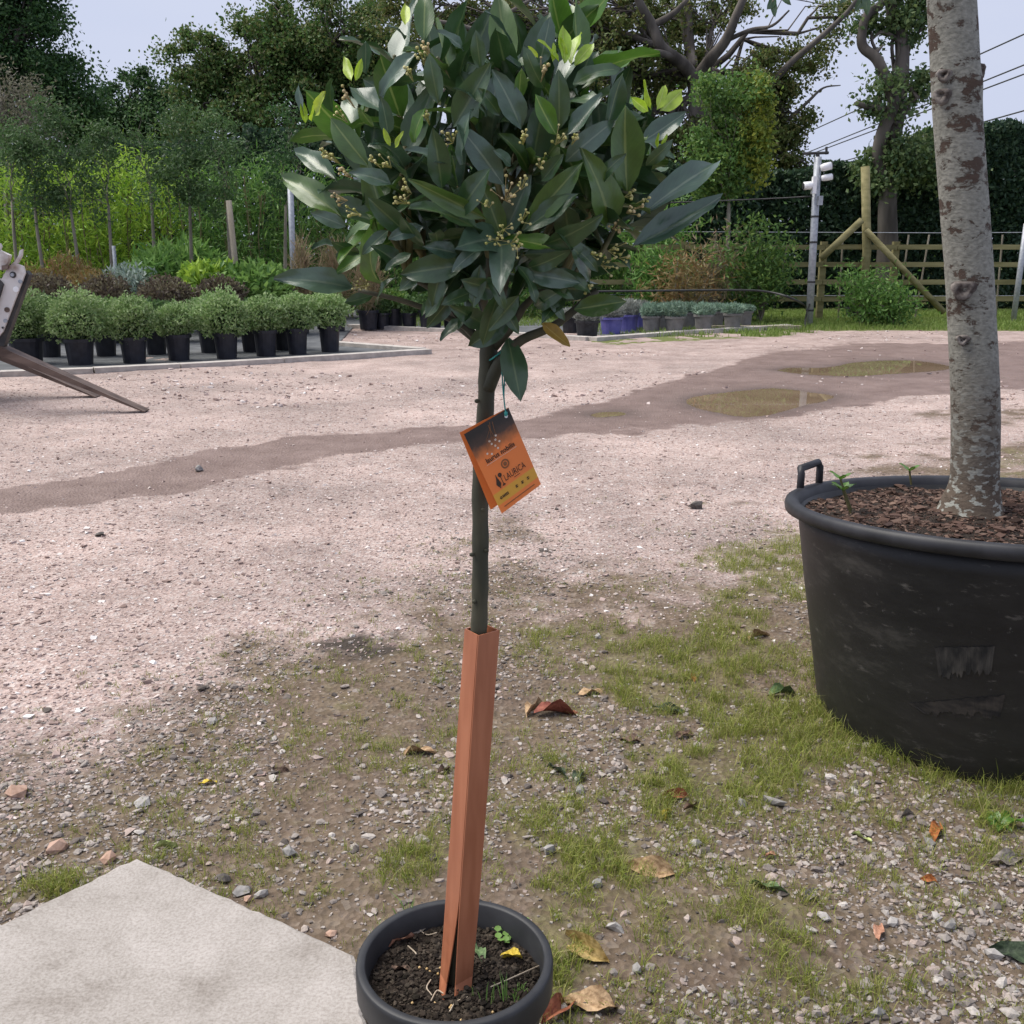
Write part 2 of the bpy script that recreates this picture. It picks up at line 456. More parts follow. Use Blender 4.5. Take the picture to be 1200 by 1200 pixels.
# ------------------------------------------------------------------ ground
def poly_in(px, py, poly):
    c = np.zeros(np.shape(px), bool); n = len(poly)
    for i in range(n):
        x0, y0 = poly[i]; x1, y1 = poly[(i + 1) % n]
        if y0 == y1: continue
        c ^= ((y0 > py) != (y1 > py)) & (px < (x1 - x0) * (py - y0) / (y1 - y0) + x0)
    return c
# puddle outlines: photo pixels laid on the ground plane
PUD1 = [(803, 471), (815, 465), (850, 460), (880, 457), (905, 455), (930, 457), (950, 460), (976, 464), (965, 470), (945, 474), (925, 480), (900, 486), (870, 488), (840, 483), (818, 478)]
PUD2 = [(910, 434), (925, 431), (960, 431), (980, 429), (1000, 425), (1040, 422.5), (1075, 423), (1115, 430), (1100, 434), (1060, 437), (1030, 439), (1000, 441), (960, 439.5), (930, 437)]
PUD3 = [(692, 486), (705, 483), (728, 483), (732, 486), (715, 488), (700, 489)]
def wpoly(pp): return np.array([G(x, y)[:2] for x, y in pp])
WP = [spline(np.vstack([np.c_[w_, np.zeros(len(w_))], np.r_[w_[0], 0][None]]), 5)[:, :2] for w_ in map(wpoly, (PUD1, PUD2, PUD3))]
def pud_dist(x, y):
    """signed distance to the nearest puddle outline, negative inside"""
    best = np.full(np.shape(x), 9.0)
    for w_ in WP:
        m = (np.abs(x - w_[:, 0].mean()) < 6) & (np.abs(y - w_[:, 1].mean()) < 5)
        if not m.any(): continue
        xs, ys = x[m], y[m]
        d = np.full(xs.shape, 9.0)
        for i in range(len(w_) - 1):
            a = w_[i]; b = w_[i + 1]; ab = b - a; L2 = ab.dot(ab) + 1e-12
            t = np.clip(((xs - a[0]) * ab[0] + (ys - a[1]) * ab[1]) / L2, 0, 1)
            d = np.minimum(d, np.hypot(xs - a[0] - t * ab[0], ys - a[1] - t * ab[1]))
        d = np.where(poly_in(xs, ys, w_), -d, d)
        best[m] = np.minimum(best[m], d)
    return best
LX = [-900, -300, 0, 200, 350, 480, 600, 760, 900, 1000, 1100, 1300, 1900]
LY = [930, 900, 870, 835, 775, 740, 715, 690, 625, 600, 560, 530, 480]
UPX = [-600, 0, 100, 250, 330, 430, 520, 600, 700, 800, 900, 1000, 1300]
UPY = [660, 574, 558, 530, 516, 510, 502, 494, 472, 445, 415, 404, 400]
DNX = [-600, 0, 60, 200, 260, 330, 400, 500, 560, 650, 760, 830, 900, 1000, 1100, 1300]
DNY = [700, 603, 595, 578, 561, 546, 540, 526, 519, 512, 505, 502, 494, 478, 462, 450]
TUFTS = [(880, 690, 90, 50, 1.0), (800, 800, 130, 70, .95), (900, 880, 90, 70, 1.0), (760, 900, 130, 70, .8), (690, 990, 110, 90, .55), (930, 650, 40, 40, .6),
         (1050, 950, 150, 30, .8), (1160, 1000, 70, 70, .7), (650, 760, 60, 25, .6), (440, 850, 130, 45, .5), (300, 1000, 120, 60, .5), (90, 1040, 80, 22, .9),
         (500, 990, 80, 70, .55), (650, 1130, 60, 80, .6), (880, 1060, 100, 70, .45), (1010, 1140, 140, 60, .45), (360, 1060, 60, 40, .6), (820, 660, 60, 30, .6), (1190, 548, 40, 22, .8), (450, 770, 80, 18, .35)]
def masks(x, y):
    px, py = proj(x, y, np.zeros_like(x))
    front = y > 0.4
    n1 = fbm(x * 1.3, y * 1.3, 11) - 0.5; n2 = fbm(x * 5, y * 5, 23) - 0.5
    ly = np.interp(px, LX, LY)
    fg = np.where(front, sstep(-130, 130, py - ly + n1 * 300 + n2 * 150), 1.0)
    up = np.interp(px, UPX, UPY) + (n1 * 14 + n2 * 10) * (py / 600); dn = np.interp(px, DNX, DNY) + (n1 * 16 + n2 * 14) * (py / 600)
    mud = np.where(front, sstep(-4, 3, py - up) * sstep(-4, 3, dn - py), 0)
    # brown, finer packed strip of the road near the far end
    far = np.where(front, sstep(445, 400, py + n1 * 30) * 0.5, 0.5)
    g = np.zeros_like(x)
    for cx, cy, sx, sy, a in TUFTS:
        g = np.maximum(g, a * np.exp(-((px - cx) / sx) ** 2 * 0.8 - ((py - cy) / sy) ** 2 * 0.8))
    g = np.where(front, g, 0.5)
    patch = fbm(x * 4.5, y * 4.5, 41, 4)
    grass = sstep(0.39, 0.58, patch + (g - 0.5) * 0.42) * np.clip(g * 1.6, 0, 1) * (fg > 0.15)
    # verge under the fence and the thin strip along the bed edging
    verge = ((py < 388 + n1 * 8) & (px > 700 + n1 * 40) & (py > 330) & front) | ((y > 17.2) & front)
    strip = (px > 690) & (px < 960) & (py < np.interp(px, [690, 720, 925, 960], [400, 404, 393, 388]) + n2 * 7) & front
    grass_far = np.where(verge | (strip & (patch > 0.46)), 1.0, 0.0)
    return px, py, fg, mud, far, grass, grass_far
def ground_z(x, y):
    d = pud_dist(x, y)
    z = (fbm(x * 1.1, y * 1.1, 5) - 0.5) * 0.03 + (fbm(x * 9, y * 9, 8, 3) - 0.5) * 0.012
    z = z * sstep(0.0, 0.5, np.abs(d)) if np.ndim(d) else z
    z = np.where(d < 9, np.where(d < 0, -0.004 - 0.03 * sstep(0, 0.25, -d), np.minimum(z, 0.02) + 0.004 * sstep(0, .1, d)), z)
    return z
rows = np.concatenate([[-80, -30, -12, -5, -2, -0.5, 0.1, 0.5], 0.8 * np.exp(np.linspace(0, math.log(28 / 0.8), 560)), [32, 40, 55, 80, 130, 250, 600]])
tcol = np.linspace(-1, 1, 421)
RY = np.repeat(rows, len(tcol)); RX = np.tile(tcol, len(rows)) * (1.2 + 0.62 * np.abs(RY))
px, py, fg, mud, far, grs, gfar = masks(RX, RY)
RZ = np.where(RY < 30, ground_z(RX, RY), 0)
RZ = np.where((RY > 0.1) & (RY < 1.9), RZ * 0.6, RZ)
nr, ncq = len(rows), len(tcol)
ii = (np.arange(nr - 1)[:, None] * ncq + np.arange(ncq - 1)[None]).ravel()
GF = np.stack([ii, ii + 1, ii + ncq + 1, ii + ncq], 1)
gm, t, b, o = newmat('ground_gravel_and_soil')
tcn = N(t, 'ShaderNodeTexCoord'); OBJ = tcn.outputs['Object']
def tex(typ, scale, **kw):
    n = N(t, typ, Scale=scale, **kw); t.links.new(OBJ, n.inputs['Vector']); return n
def attr(nm):
    a = N(t, 'ShaderNodeAttribute'); a.attribute_name = nm; return a.outputs['Fac']
v1 = tex('ShaderNodeTexVoronoi', 70.0); v2 = tex('ShaderNodeTexVoronoi', 170.0); v3 = tex('ShaderNodeTexVoronoi', 26.0)
big = tex('ShaderNodeTexNoise', 0.9, Detail=5.0); med = tex('ShaderNodeTexNoise', 9.0, Detail=5.0); fine = tex('ShaderNodeTexNoise', 60.0, Detail=4.0)
rough_ = tex('ShaderNodeTexNoise', 28.0, Detail=8.0, Roughness=0.75)
def sep(c):
    s = N(t, 'ShaderNodeSeparateColor'); t.links.new(c, s.inputs['Color']); return s.outputs['Red']
r1 = ramp(t, [(0.0, (0.26, 0.18, 0.155)), (0.2, (0.42, 0.31, 0.275)), (0.6, (0.52, 0.395, 0.355)), (0.85, (0.6, 0.49, 0.45)), (1.0, (0.7, 0.64, 0.6))])
t.links.new(sep(v1.outputs['Color']), r1.inputs['Fac'])
r2 = ramp(t, [(0.0, (0.28, 0.195, 0.17)), (0.4, (0.45, 0.335, 0.3)), (0.8, (0.56, 0.44, 0.4)), (1.0, (0.66, 0.59, 0.55))])
t.links.new(sep(v2.outputs['Color']), r2.inputs['Fac'])
gravel = mixc(t, 0.5, r1.outputs['Color'], r2.outputs['Color'])
rb = ramp(t, [(0.35, (0.66, 0.66, 0.66)), (0.65, (1.0, 0.985, 0.98))]); t.links.new(big.outputs['Fac'], rb.inputs['Fac'])
gravel = mixc(t, 1.0, gravel, rb.outputs['Color'], 'MULTIPLY')
mot = tex('ShaderNodeTexNoise', 3.2, Detail=9.0, Roughness=0.78)
rm_ = ramp(t, [(0.36, (0.75, 0.76, 0.75)), (0.5, (0.965, 0.985, 0.975)), (0.64, (1.06, 1.08, 1.07))]); t.links.new(mot.outputs['Fac'], rm_.inputs['Fac'])
gravel = mixc(t, 1.0, gravel, rm_.outputs['Color'], 'MULTIPLY')
rmud = ramp(t, [(0.38, (0.16, 0.108, 0.09)), (0.62, (0.245, 0.176, 0.152))]); t.links.new(mot.outputs['Fac'], rmud.inputs['Fac'])
rfar = ramp(t, [(0.38, (0.2, 0.14, 0.118)), (0.5, (0.33, 0.245, 0.215)), (0.62, (0.46, 0.36, 0.325))]); t.links.new(mot.outputs['Fac'], rfar.inputs['Fac'])
rdirt = ramp(t, [(0.34, (0.055, 0.038, 0.03)), (0.5, (0.11, 0.08, 0.064)), (0.66, (0.19, 0.145, 0.118))]); t.links.new(rough_.outputs['Fac'], rdirt.inputs['Fac'])
rpeb = ramp(t, [(0.0, (0.13, 0.105, 0.09)), (0.5, (0.22, 0.185, 0.165)), (0.85, (0.34, 0.3, 0.275)), (1.0, (0.5, 0.47, 0.44))]); t.links.new(sep(v1.outputs['Color']), rpeb.inputs['Fac'])
rmoss0 = ramp(t, [(0.4, (0.08, 0.07, 0.035)), (0.6, (0.19, 0.18, 0.065))]); t.links.new(mot.outputs['Fac'], rmoss0.inputs['Fac'])
dirt = mixc(t, 0.22, mixc(t, 0.22, rdirt.outputs['Color'], rmoss0.outputs['Color']), rpeb.outputs['Color'])
dirt = mixc(t, 1.0, dirt, (1.08, 1.0, 0.93), 'MULTIPLY')
rmoss = ramp(t, [(0.35, (0.09, 0.075, 0.035)), (0.65, (0.19, 0.19, 0.065))]); t.links.new(fine.outputs['Fac'], rmoss.inputs['Fac'])
rgf = ramp(t, [(0.3, (0.1, 0.12, 0.035)), (0.7, (0.17, 0.19, 0.06))]); t.links.new(fine.outputs['Fac'], rgf.inputs['Fac'])
def ragged(a, k=0.5):
    m = N(t, 'ShaderNodeMath', operation='ADD'); t.links.new(a, m.inputs[0])
    m2 = N(t, 'ShaderNodeMath', operation='MULTIPLY_ADD'); t.links.new(med.outputs['Fac'], m2.inputs[0]); m2.inputs[1].default_value = k; m2.inputs[2].default_value = -k / 2
    t.links.new(m2.outputs[0], m.inputs[1])
    r = N(t, 'ShaderNodeMapRange'); r.inputs['From Min'].default_value = 0.3; r.inputs['From Max'].default_value = 0.7
    t.links.new(m.outputs[0], r.inputs['Value']); return r.outputs['Result']
c = mixc(t, attr('far'), gravel, rfar.outputs['Color'])
mudf = ragged(attr('mud'), 1.1)
c = mixc(t, mudf, c, rmud.outputs['Color'])
c = mixc(t, ragged(attr('dirt'), 1.0), c, dirt)
m3 = N(t, 'ShaderNodeMath', operation='MULTIPLY'); t.links.new(ragged(attr('grass'), 1.3), m3.inputs[0]); m3.inputs[1].default_value = 0.42
c = mixc(t, m3.outputs[0], c, rmoss.outputs['Color'])
c = mixc(t, ragged(attr('verge'), 0.8), c, rgf.outputs['Color'])
# a dark ragged patch beside the path
c = mixc(t, ragged(attr('dark_patch'), 1.6), c, (0.06, 0.048, 0.038))
wf = attr('wet')
c = mixc(t, wf, c, (0.085, 0.062, 0.05))
t.links.new(c, b.inputs['Base Color'])
rr = N(t, 'ShaderNodeMapRange'); rr.inputs['To Min'].default_value = 0.95; rr.inputs['To Max'].default_value = 0.5
t.links.new(mudf, rr.inputs['Value']); t.links.new(rr.outputs['Result'], b.inputs['Roughness'])
b.inputs['Specular IOR Level'].default_value = 0.25
hm = N(t, 'ShaderNodeMath', operation='ADD'); t.links.new(v1.outputs['Distance'], hm.inputs[0]); t.links.new(rough_.outputs['Fac'], hm.inputs[1])
bump(t, b, hm.outputs[0], 0.8, 0.009)
ground = bpy.data.objects.new('ground', mesh_data('ground', np.stack([RX, RY, RZ], 1), GF, gm, True))
COL.objects.link(ground); setp(ground, kind='structure')
sx, sy = proj(RX, RY, np.zeros_like(RX))
dark_patch = np.exp(-((sx - 420) / 62) ** 2 - ((sy - 758) / 17) ** 2) * (RY > 0.5)
wetd = np.where(RY < 28, pud_dist(RX, RY), 9)
mud2 = np.maximum(mud, 0.9 * np.exp(-np.clip(wetd, 0, 9) / 0.25))
for nm, arr in (('mud', mud2), ('dirt', fg), ('far', far), ('grass', grs), ('verge', gfar), ('dark_patch', dark_patch * 0.85), ('wet', 0.75 * np.exp(-np.clip(wetd, 0, 9) / 0.14))):
    a = ground.data.attributes.new(nm, 'FLOAT', 'POINT'); a.data.foreach_set('value', np.asarray(arr, np.float32))
def gz(x, y):
    return ground_z(np.atleast_1d(np.asarray(x, float)), np.atleast_1d(np.asarray(y, float))) * np.where(np.atleast_1d(y) < 1.9, 0.6, 1.0)

for i, w_ in enumerate(WP):
    n = len(w_) - 1
    cxy = w_[:-1].mean(0)
    V = np.vstack([np.c_[w_[:-1], np.full(n, -0.001)], np.r_[cxy, -0.001][None]])
    # stretch slightly under the bank so that the bank cuts the shoreline
    V[:n, :2] = cxy + (V[:n, :2] - cxy) * 1.02
    p = build('puddle', V, np.array([(j, (j + 1) % n, n) for j in range(n)]), MAT['water'])
    setp(p, kind='structure')

# ------------------------------------------------------------------ loose gravel, grass (stuff)
stm, t, b, o = newmat('loose_stone')
g = N(t, 'ShaderNodeNewGeometry')
r = ramp(t, [(0.0, (0.1, 0.085, 0.075)), (0.3, (0.23, 0.2, 0.18)), (0.55, (0.33, 0.295, 0.265)), (0.74, (0.4, 0.32, 0.28)), (0.95, (0.42, 0.385, 0.35)), (1.0, (0.52, 0.485, 0.45))])
t.links.new(g.outputs['Random Per Island'], r.inputs['Fac'])
tcn = N(t, 'ShaderNodeTexCoord'); nz_ = N(t, 'ShaderNodeTexNoise', Scale=220.0, Detail=3.0); t.links.new(tcn.outputs['Object'], nz_.inputs['Vector'])
rq = ramp(t, [(0.3, (0.75, 0.75, 0.75)), (0.7, (1.1, 1.08, 1.06))]); t.links.new(nz_.outputs['Fac'], rq.inputs['Fac'])
t.links.new(mixc(t, 1.0, r.outputs['Color'], rq.outputs['Color'], 'MULTIPLY'), b.inputs['Base Color'])
b.inputs['Roughness'].default_value = 0.9; b.inputs['Specular IOR Level'].default_value = 0.2
bump(t, b, nz_.outputs['Fac'], 0.4, 0.002)
MAT['stone'] = stm
rdm = plain('road_chips', (0.36, 0.28, 0.25), (0.62, 0.53, 0.49), 40.0, 0.95, 0, spec=0.2)
g = N(rdm.node_tree, 'ShaderNodeNewGeometry')
r = ramp(rdm.node_tree, [(0.0, (0.2, 0.14, 0.12)), (0.25, (0.37, 0.28, 0.25)), (0.65, (0.48, 0.375, 0.34)), (0.9, (0.6, 0.53, 0.49)), (1.0, (0.76, 0.73, 0.7))])
rdm.node_tree.links.new(g.outputs['Random Per Island'], r.inputs['Fac'])
rdm.node_tree.links.new(r.outputs['Color'], rdm.node_tree.nodes['Principled BSDF'].inputs['Base Color'])

def scatter(n, y0, y1, pw=1.0, margin=0.5):
    y = y0 * np.exp(rng.uniform(0, 1, n) ** pw * math.log(y1 / y0))
    x = rng.uniform(-1, 1, n) * (y * 0.53 + margin)
    return x, y
BPOT = G(1156, 835); BPR = 0.5          # big pot
SPOT = G(533, 1121, 0.24); SPR = 0.13   # small pot
SLAB = np.array([G(160, 1004, 0.035), G(417, 1118, 0.035), G(455, 1340, 0.035), G(-120, 1420, 0.035), G(-160, 1160, 0.035)])
def free(x, y):
    ok = (np.hypot(x - BPOT[0], y - BPOT[1]) > 0.42) & (np.hypot(x - SPOT[0], y - SPOT[1]) > 0.118)
    return ok & ~poly_in(x, y, SLAB[:, :2])
# grey gravel of the verge
x, y = scatter(180000, 0.75, 5.5, 1.0, 0.9)
_, _, fgv, mudv, _, grv, _ = masks(x, y)
dens = np.clip(fgv * 1.6, 0, 1) * (0.18 + 0.82 * sstep(0.4, 0.6, fbm(x * 2.5, y * 2.5, 61))) * (1 - 0.65 * grv)
k = (rng.uniform(0, 1, len(x)) < dens) & free(x, y)
x, y = x[k], y[k]
s = np.clip(np.exp(rng.normal(math.log(0.0066), 0.55, len(x))), 0.003, 0.026)
PT = np.stack([x, y, gz(x, y)], 1); kb = s > 0.0085
V, Fa = stones(PT[~kb], s[~kb], (0.35, 0.7), 0.3); V2, Fa2 = stones(PT[kb], s[kb], (0.3, 0.6), 0.3, True)
V, Fa = np.concatenate([V, V2]), np.concatenate([Fa, Fa2 + len(V)])
setp(build('gravel', V, Fa, MAT['stone']), 'loose grey gravel strewn over the dirt verge', 'gravel', kind='stuff')
# pink chippings of the yard
x, y = scatter(110000, 1.6, 10, 0.8, 0.3)
_, _, fgv, mudv, _, _, _ = masks(x, y)
k = (rng.uniform(0, 1, len(x)) < (1 - fgv) * (1 - 0.93 * mudv) * 0.8) & free(x, y) & (pud_dist(x, y) > 0.05)
x, y = x[k], y[k]
s = np.clip(np.exp(rng.normal(math.log(0.0075), 0.5, len(x))), 0.004, 0.03)
V, Fa = stones(np.stack([x, y, gz(x, y)], 1), s, (0.3, 0.55), 0.4)
setp(build('yard_chippings', V, Fa, rdm), 'pink crushed stone chippings spread over the yard', 'gravel', kind='stuff')
x, y = scatter(9000, 8.0, 17.0, 0.9, 0.3)
_, _, _, mudv, _, _, gfv = masks(x, y)
k = (pud_dist(x, y) > 0.05) & (gfv < .5) & (rng.uniform(0, 1, len(x)) < (1 - .8 * mudv) * sstep(.45, .6, fbm(x * .8, y * .8, 91)))
bedp = np.array([G(a, c_)[:2] for a, c_ in ((-900, 478), (0, 443), (200, 434), (330, 428), (510, 416), (395, 405), (415, 386), (660, 399), (700, 403), (930, 385), (700, 352), (-2000, 352))])
k &= ~poly_in(x, y, bedp)
x, y = x[k], y[k]
V, Fa = stones(np.stack([x, y, gz(x, y)], 1), np.clip(np.exp(rng.normal(math.log(.02), .5, len(x))), .01, .06), (.3, .6), .35)
setp(build('yard_stones', V, Fa, rdm), 'scattered pale stones in the far half of the yard', 'gravel', kind='stuff')
# grass of the verge
x, y = scatter(150000, 0.8, 5.0, 1.0, 0.9)
_, _, fgv, _, _, grv, _ = masks(x, y)
tuf = sstep(0.36, 0.56, fbm(x * 16, y * 16, 77, 3))
dp = np.hypot(x - BPOT[0], y - BPOT[1])
ring = np.exp(-np.clip(dp - 0.43, 0, 9) / 0.07) * 0.95 * (dp > 0.4)
gd = np.maximum(grv, (0.1 + 0.26 * sstep(.38, .6, fbm(x * 3.1, y * 3.1, 55))) * fgv)
k = (rng.uniform(0, 1, len(x)) < np.maximum(gd * tuf, ring) * 0.9) & free(x, y)
x, y, gd, ring = x[k], y[k], gd[k], ring[k]
m = 7
bx = np.repeat(x, m) + rng.normal(0, 0.007, len(x) * m); by = np.repeat(y, m) + rng.normal(0, 0.007, len(x) * m)
hh = np.repeat(0.011 + 0.018 * gd + 0.02 * ring, m) * rng.uniform(0.5, 1.7, len(bx)) * np.where(rng.uniform(0, 1, len(bx)) < 0.05, 1.8, 1.0)
V, Fa = blades(np.stack([bx, by, gz(bx, by) - 0.002], 1), hh, rng.uniform(0.0011, 0.0022, len(bx)), rng.uniform(0.2, 1.1, len(bx)))
setp(build('grass', V, Fa, LM['grass']), 'short patchy yellow-green grass growing through the verge', 'grass', kind='stuff')
# far verge below the fence
y = rng.uniform(15, 22, 60000); x = rng.uniform(-2, 14, 60000)
_, _, _, _, _, _, gfv = masks(x, y)
k = gfv > 0.5; x, y = x[k], y[k]
V, Fa = blades(np.stack([x, y, gz(x, y)], 1), rng.uniform(0.04, 0.12, len(x)), 0.012, rng.uniform(0.2, 0.9, len(x)))
setp(build('grass', V, Fa, LM['grass_far']), 'bright green mown grass strip below the timber fence', 'grass', kind='stuff')

# ------------------------------------------------------------------ planting beds
def sheet(name, pp, z, mat):
    V = np.array([[*G(a, c_)[:2], z] for a, c_ in pp])
    return setp(build(name, V, [tuple(range(len(pp)))[::-1]], mat), kind='structure')
sheet('planting_bed', [(-900, 470), (0, 438), (200, 430), (330, 424), (500, 413.5), (395, 405), (415, 383), (660, 397), (700, 400), (920, 383), (700, 352), (-2000, 352)], 0.012, MAT['bed_fabric'])
def edging(label, pts, wd=0.16, hg=0.07):
    """row of flat boards laid end to end along ground points"""
    Q = [np.array([*G(a, c_)[:2], 0]) for a, c_ in pts]
    t = thing('bed_edging', Q[0], label, 'edging')
    for a, c_ in zip(Q[:-1], Q[1:]):
        d = c_ - a; L = np.linalg.norm(d); n = max(1, round(L / 1.8)); u = d / L
        for i in range(n):
            p = a + d * (i + 0.5) / n
            R = np.array([[u[0], -u[1], 0], [u[1], u[0], 0], [0, 0, 1]]) @ np.array(Matrix.Rotation(rng.normal(0, 0.004), 3, 'Z'))
            MB().box(p + np.array([0, 0, hg / 2 - 0.015 + rng.normal(0, 0.003)]), (L / n - 0.008, wd, hg), R).build('board', MAT['concrete'], t)
    return t
edging('pale edging boards along the front of the left planting bed', [(-330, 462), (0, 441), (110, 437), (210, 432), (330, 425), (502, 414)])
edging('short pale edging return closing the left planting bed', [(494, 413), (392, 405)])
edging('pale edging boards in front of the far planting bed behind the bay stem', [(410, 384), (560, 391), (690, 399.5)])
edging('pale edging boards beside the grey pots of blue-green lavender', [(694, 400), (800, 392), (925, 384)])

# ------------------------------------------------------------------ potted plants in the beds
def pot_profile(r, h, rim=0.012):
    return [(0.001, 0.004), (r * 0.78, 0.004), (r * 0.8, 0.0), (r * 0.95, h * 0.86), (r + rim, h * 0.865), (r + rim, h), (r * 0.93, h), (r * 0.9, h * 0.88), (0.001, h * 0.9)]
def potted(name, label, cat, loc, r, h, potm, fol, group=None):
    """fol: list of (centre offset, radii, count, leaf size, material, up, lump)"""
    t = thing(name, loc, label, cat, group)
    MB().lathe(pot_profile(r, h), loc, 20).build('pot', potm, t, False)
    for c_, rd, n, lf, m, up, lp in fol:
        shrub_part(t, np.array(loc) + np.array(c_), rd, n, lf, m, up, 0.3, lump=lp)
    return t
ORD = ['first', 'second', 'third', 'fourth', 'fifth', 'sixth', 'seventh', 'eighth', 'ninth', 'tenth']
# front row of pale variegated shrubs: (pot px x, base y, pot px width, foliage top y, foliage px width)
FR = [(33, 430, 40, 350, 62), (95, 431, 34, 350, 68), (158, 429, 31, 358, 58), (210, 426, 29, 366, 50), (266, 424, 28, 350, 60), (312, 421, 27, 358, 50), (349, 419, 25, 355, 52), (387, 416, 25, 352, 52)]
for i, (a, yb, pw_, ft, fw) in enumerate(FR):
    l = G(a, yb - 4, 0.012); D = l[1]; s = mpp(D)
    r_ = pw_ * s / 2; hp = 30 * s
    fh = (yb - 26 - ft) * s; fr = fw * s / 2
    potted('potted_shrub', f'{ORD[i]} pale green bushy shrub in black pot from the loader, front row', 'potted shrub', l, r_, hp, MAT['navy_plastic'],
           [((0, 0, hp + fh * 0.45), (fr, fr * 0.9, fh * 0.58), 4800, (0.04, 0.02), LM['shrub_pale'], 0.6, 0.3), ((0, 0, hp + fh * 0.3), (fr * .6, fr * .6, fh * 0.35), 600, (0.07, 0.04), LM['hedge'], 0.3, 0.1)],
           'pale shrubs in the front row')
SR = [(60, 418, 350), (125, 417, 352), (184, 415, 356), (247, 413, 352), (296, 412, 356), (333, 410, 362)]
for i, (a, yb, ft) in enumerate(SR):
    l = G(a, yb, 0.012); s = mpp(l[1]); hp = 27 * s; fh = (yb - 24 - ft) * s
    potted('potted_shrub', f'{ORD[i]} green shrub from the left in the half hidden second row', 'potted shrub', l, 13 * s, hp, MAT['navy_plastic'],
           [((0, 0, hp + fh * 0.45), (27 * s, 25 * s, fh * 0.55), 2200, (0.05, 0.028), LM['shrub_pale' if i % 2 else 'olive'], 0.6, 0.25)], 'shrubs in the second row')
PR = [(62, 402, 328, 66), (128, 402, 329, 70), (200, 400, 330, 70), (262, 399, 330, 62)]
PN = ['behind the loader forks', 'right of the one behind the loader', 'in the middle of the bed', 'nearest the lime green shrub']
for i, (a, yb, ft, fw) in enumerate(PR):
    l = G(a, yb, 0.012); s = mpp(l[1]); hp = 26 * s; fh = (yb - 24 - ft) * s
    potted('purple_shrub', f'dark purple-brown rounded shrub in pot {PN[i]}', 'potted shrub', l, 14 * s, hp, MAT['navy_plastic'],
           [((0, 0, hp + fh * 0.5), (fw * s / 2, fw * s / 2, fh * 0.55), 3200, (0.055, 0.03), LM['shrub_purple'], 0.6, 0.2)], 'dark purple shrubs')
# mixed planting further back: (name, label, px x, base y, top y, px width, leaf material, leaf size, count)
MIX = [('heather', 'rust tinged low heather clump left in the bed beside the first tall trunk', 40, 392, 318, 70, 'rust_grass', (0.12, 0.015), 2200),
       ('heather', 'orange tinged heather clump below the second slender tree', 85, 390, 306, 66, 'rust_grass', (0.12, 0.015), 2400),
       ('heather', 'yellowish heather clump in front of the silver shrub', 112, 392, 322, 60, 'rust_grass', (0.11, 0.015), 1800),
       ('silver_shrub', 'silver grey leaved shrub with upright white tips', 158, 391, 318, 62, 'silver', (0.1, 0.03), 1800),
       ('fan_leaf_shrub', 'light green finger leaved shrub in middle of the bed', 192, 388, 292, 66, 'fresh', (0.24, 0.045), 1300),
       ('lime_shrub', 'bright lime green broad leaved shrub', 246, 392, 310, 74, 'lime', (0.16, 0.075), 1100),
       ('leafy_shrub', 'mid green broad leaved shrub right of the lime one', 302, 392, 314, 90, 'fresh', (0.13, 0.07), 1700),
       ('leafy_shrub', 'tall green leafy shrub behind the lime shrub', 230, 382, 288, 70, 'fresh', (0.2, 0.06), 1200),
       ('dry_grass_clump', 'brown dry grass bundle standing left of the bay leaves', 357, 391, 290, 18, 'dry_grass', (0.5, 0.012), 500),
       ('dry_grass_clump', 'tan feathery grass clump half hidden by the bay leaves', 395, 388, 292, 32, 'dry_grass', (0.5, 0.012), 600),
       ('dry_grass_clump', 'straw coloured grass clump behind the lowest bay leaves', 432, 386, 305, 34, 'dry_grass', (0.4, 0.012), 500),
       ('leafy_shrub', 'small yellow-green shrub in pot behind the bay branches', 462, 384, 345, 34, 'lime_tree', (0.09, 0.04), 900),
       ('leafy_shrub', 'low olive shrub in pot just left of the bay stem', 505, 386, 350, 40, 'olive', (0.08, 0.04), 900)]
for nm, lb, a, yb, ft, fw, m, lf, n in MIX:
    l = G(a, yb, 0.012); s = mpp(l[1]); hp = 22 * s; fh = (yb - 18 - ft) * s
    potted(nm, lb, 'potted shrub', l, min(15, fw * .35) * s, hp, MAT['navy_plastic'],
           [((0, 0, hp + fh * 0.48), (fw * s / 2, fw * s / 2 * .9, fh * 0.52), n, lf, LM[m], 1.6 if 'grass' in nm else 0.5, 0.3)])
BL = ['left of', 'second left of', 'behind the branches of', 'just beside']
for i, a in enumerate((432, 448, 480, 528, 548)):
    l = G(a, 385, 0.012); s = mpp(l[1])
    potted('nursery_pot', f'{ORD[i]} small black nursery pot from the left along the far edging', 'potted plant', l, 9 * s, 18 * s, MAT['navy_plastic'],
           [((0, 0, 24 * s), (12 * s, 12 * s, 12 * s), 500, (0.07, 0.03), LM['olive'], 0.6, 0.3)], 'small pots behind the bay')
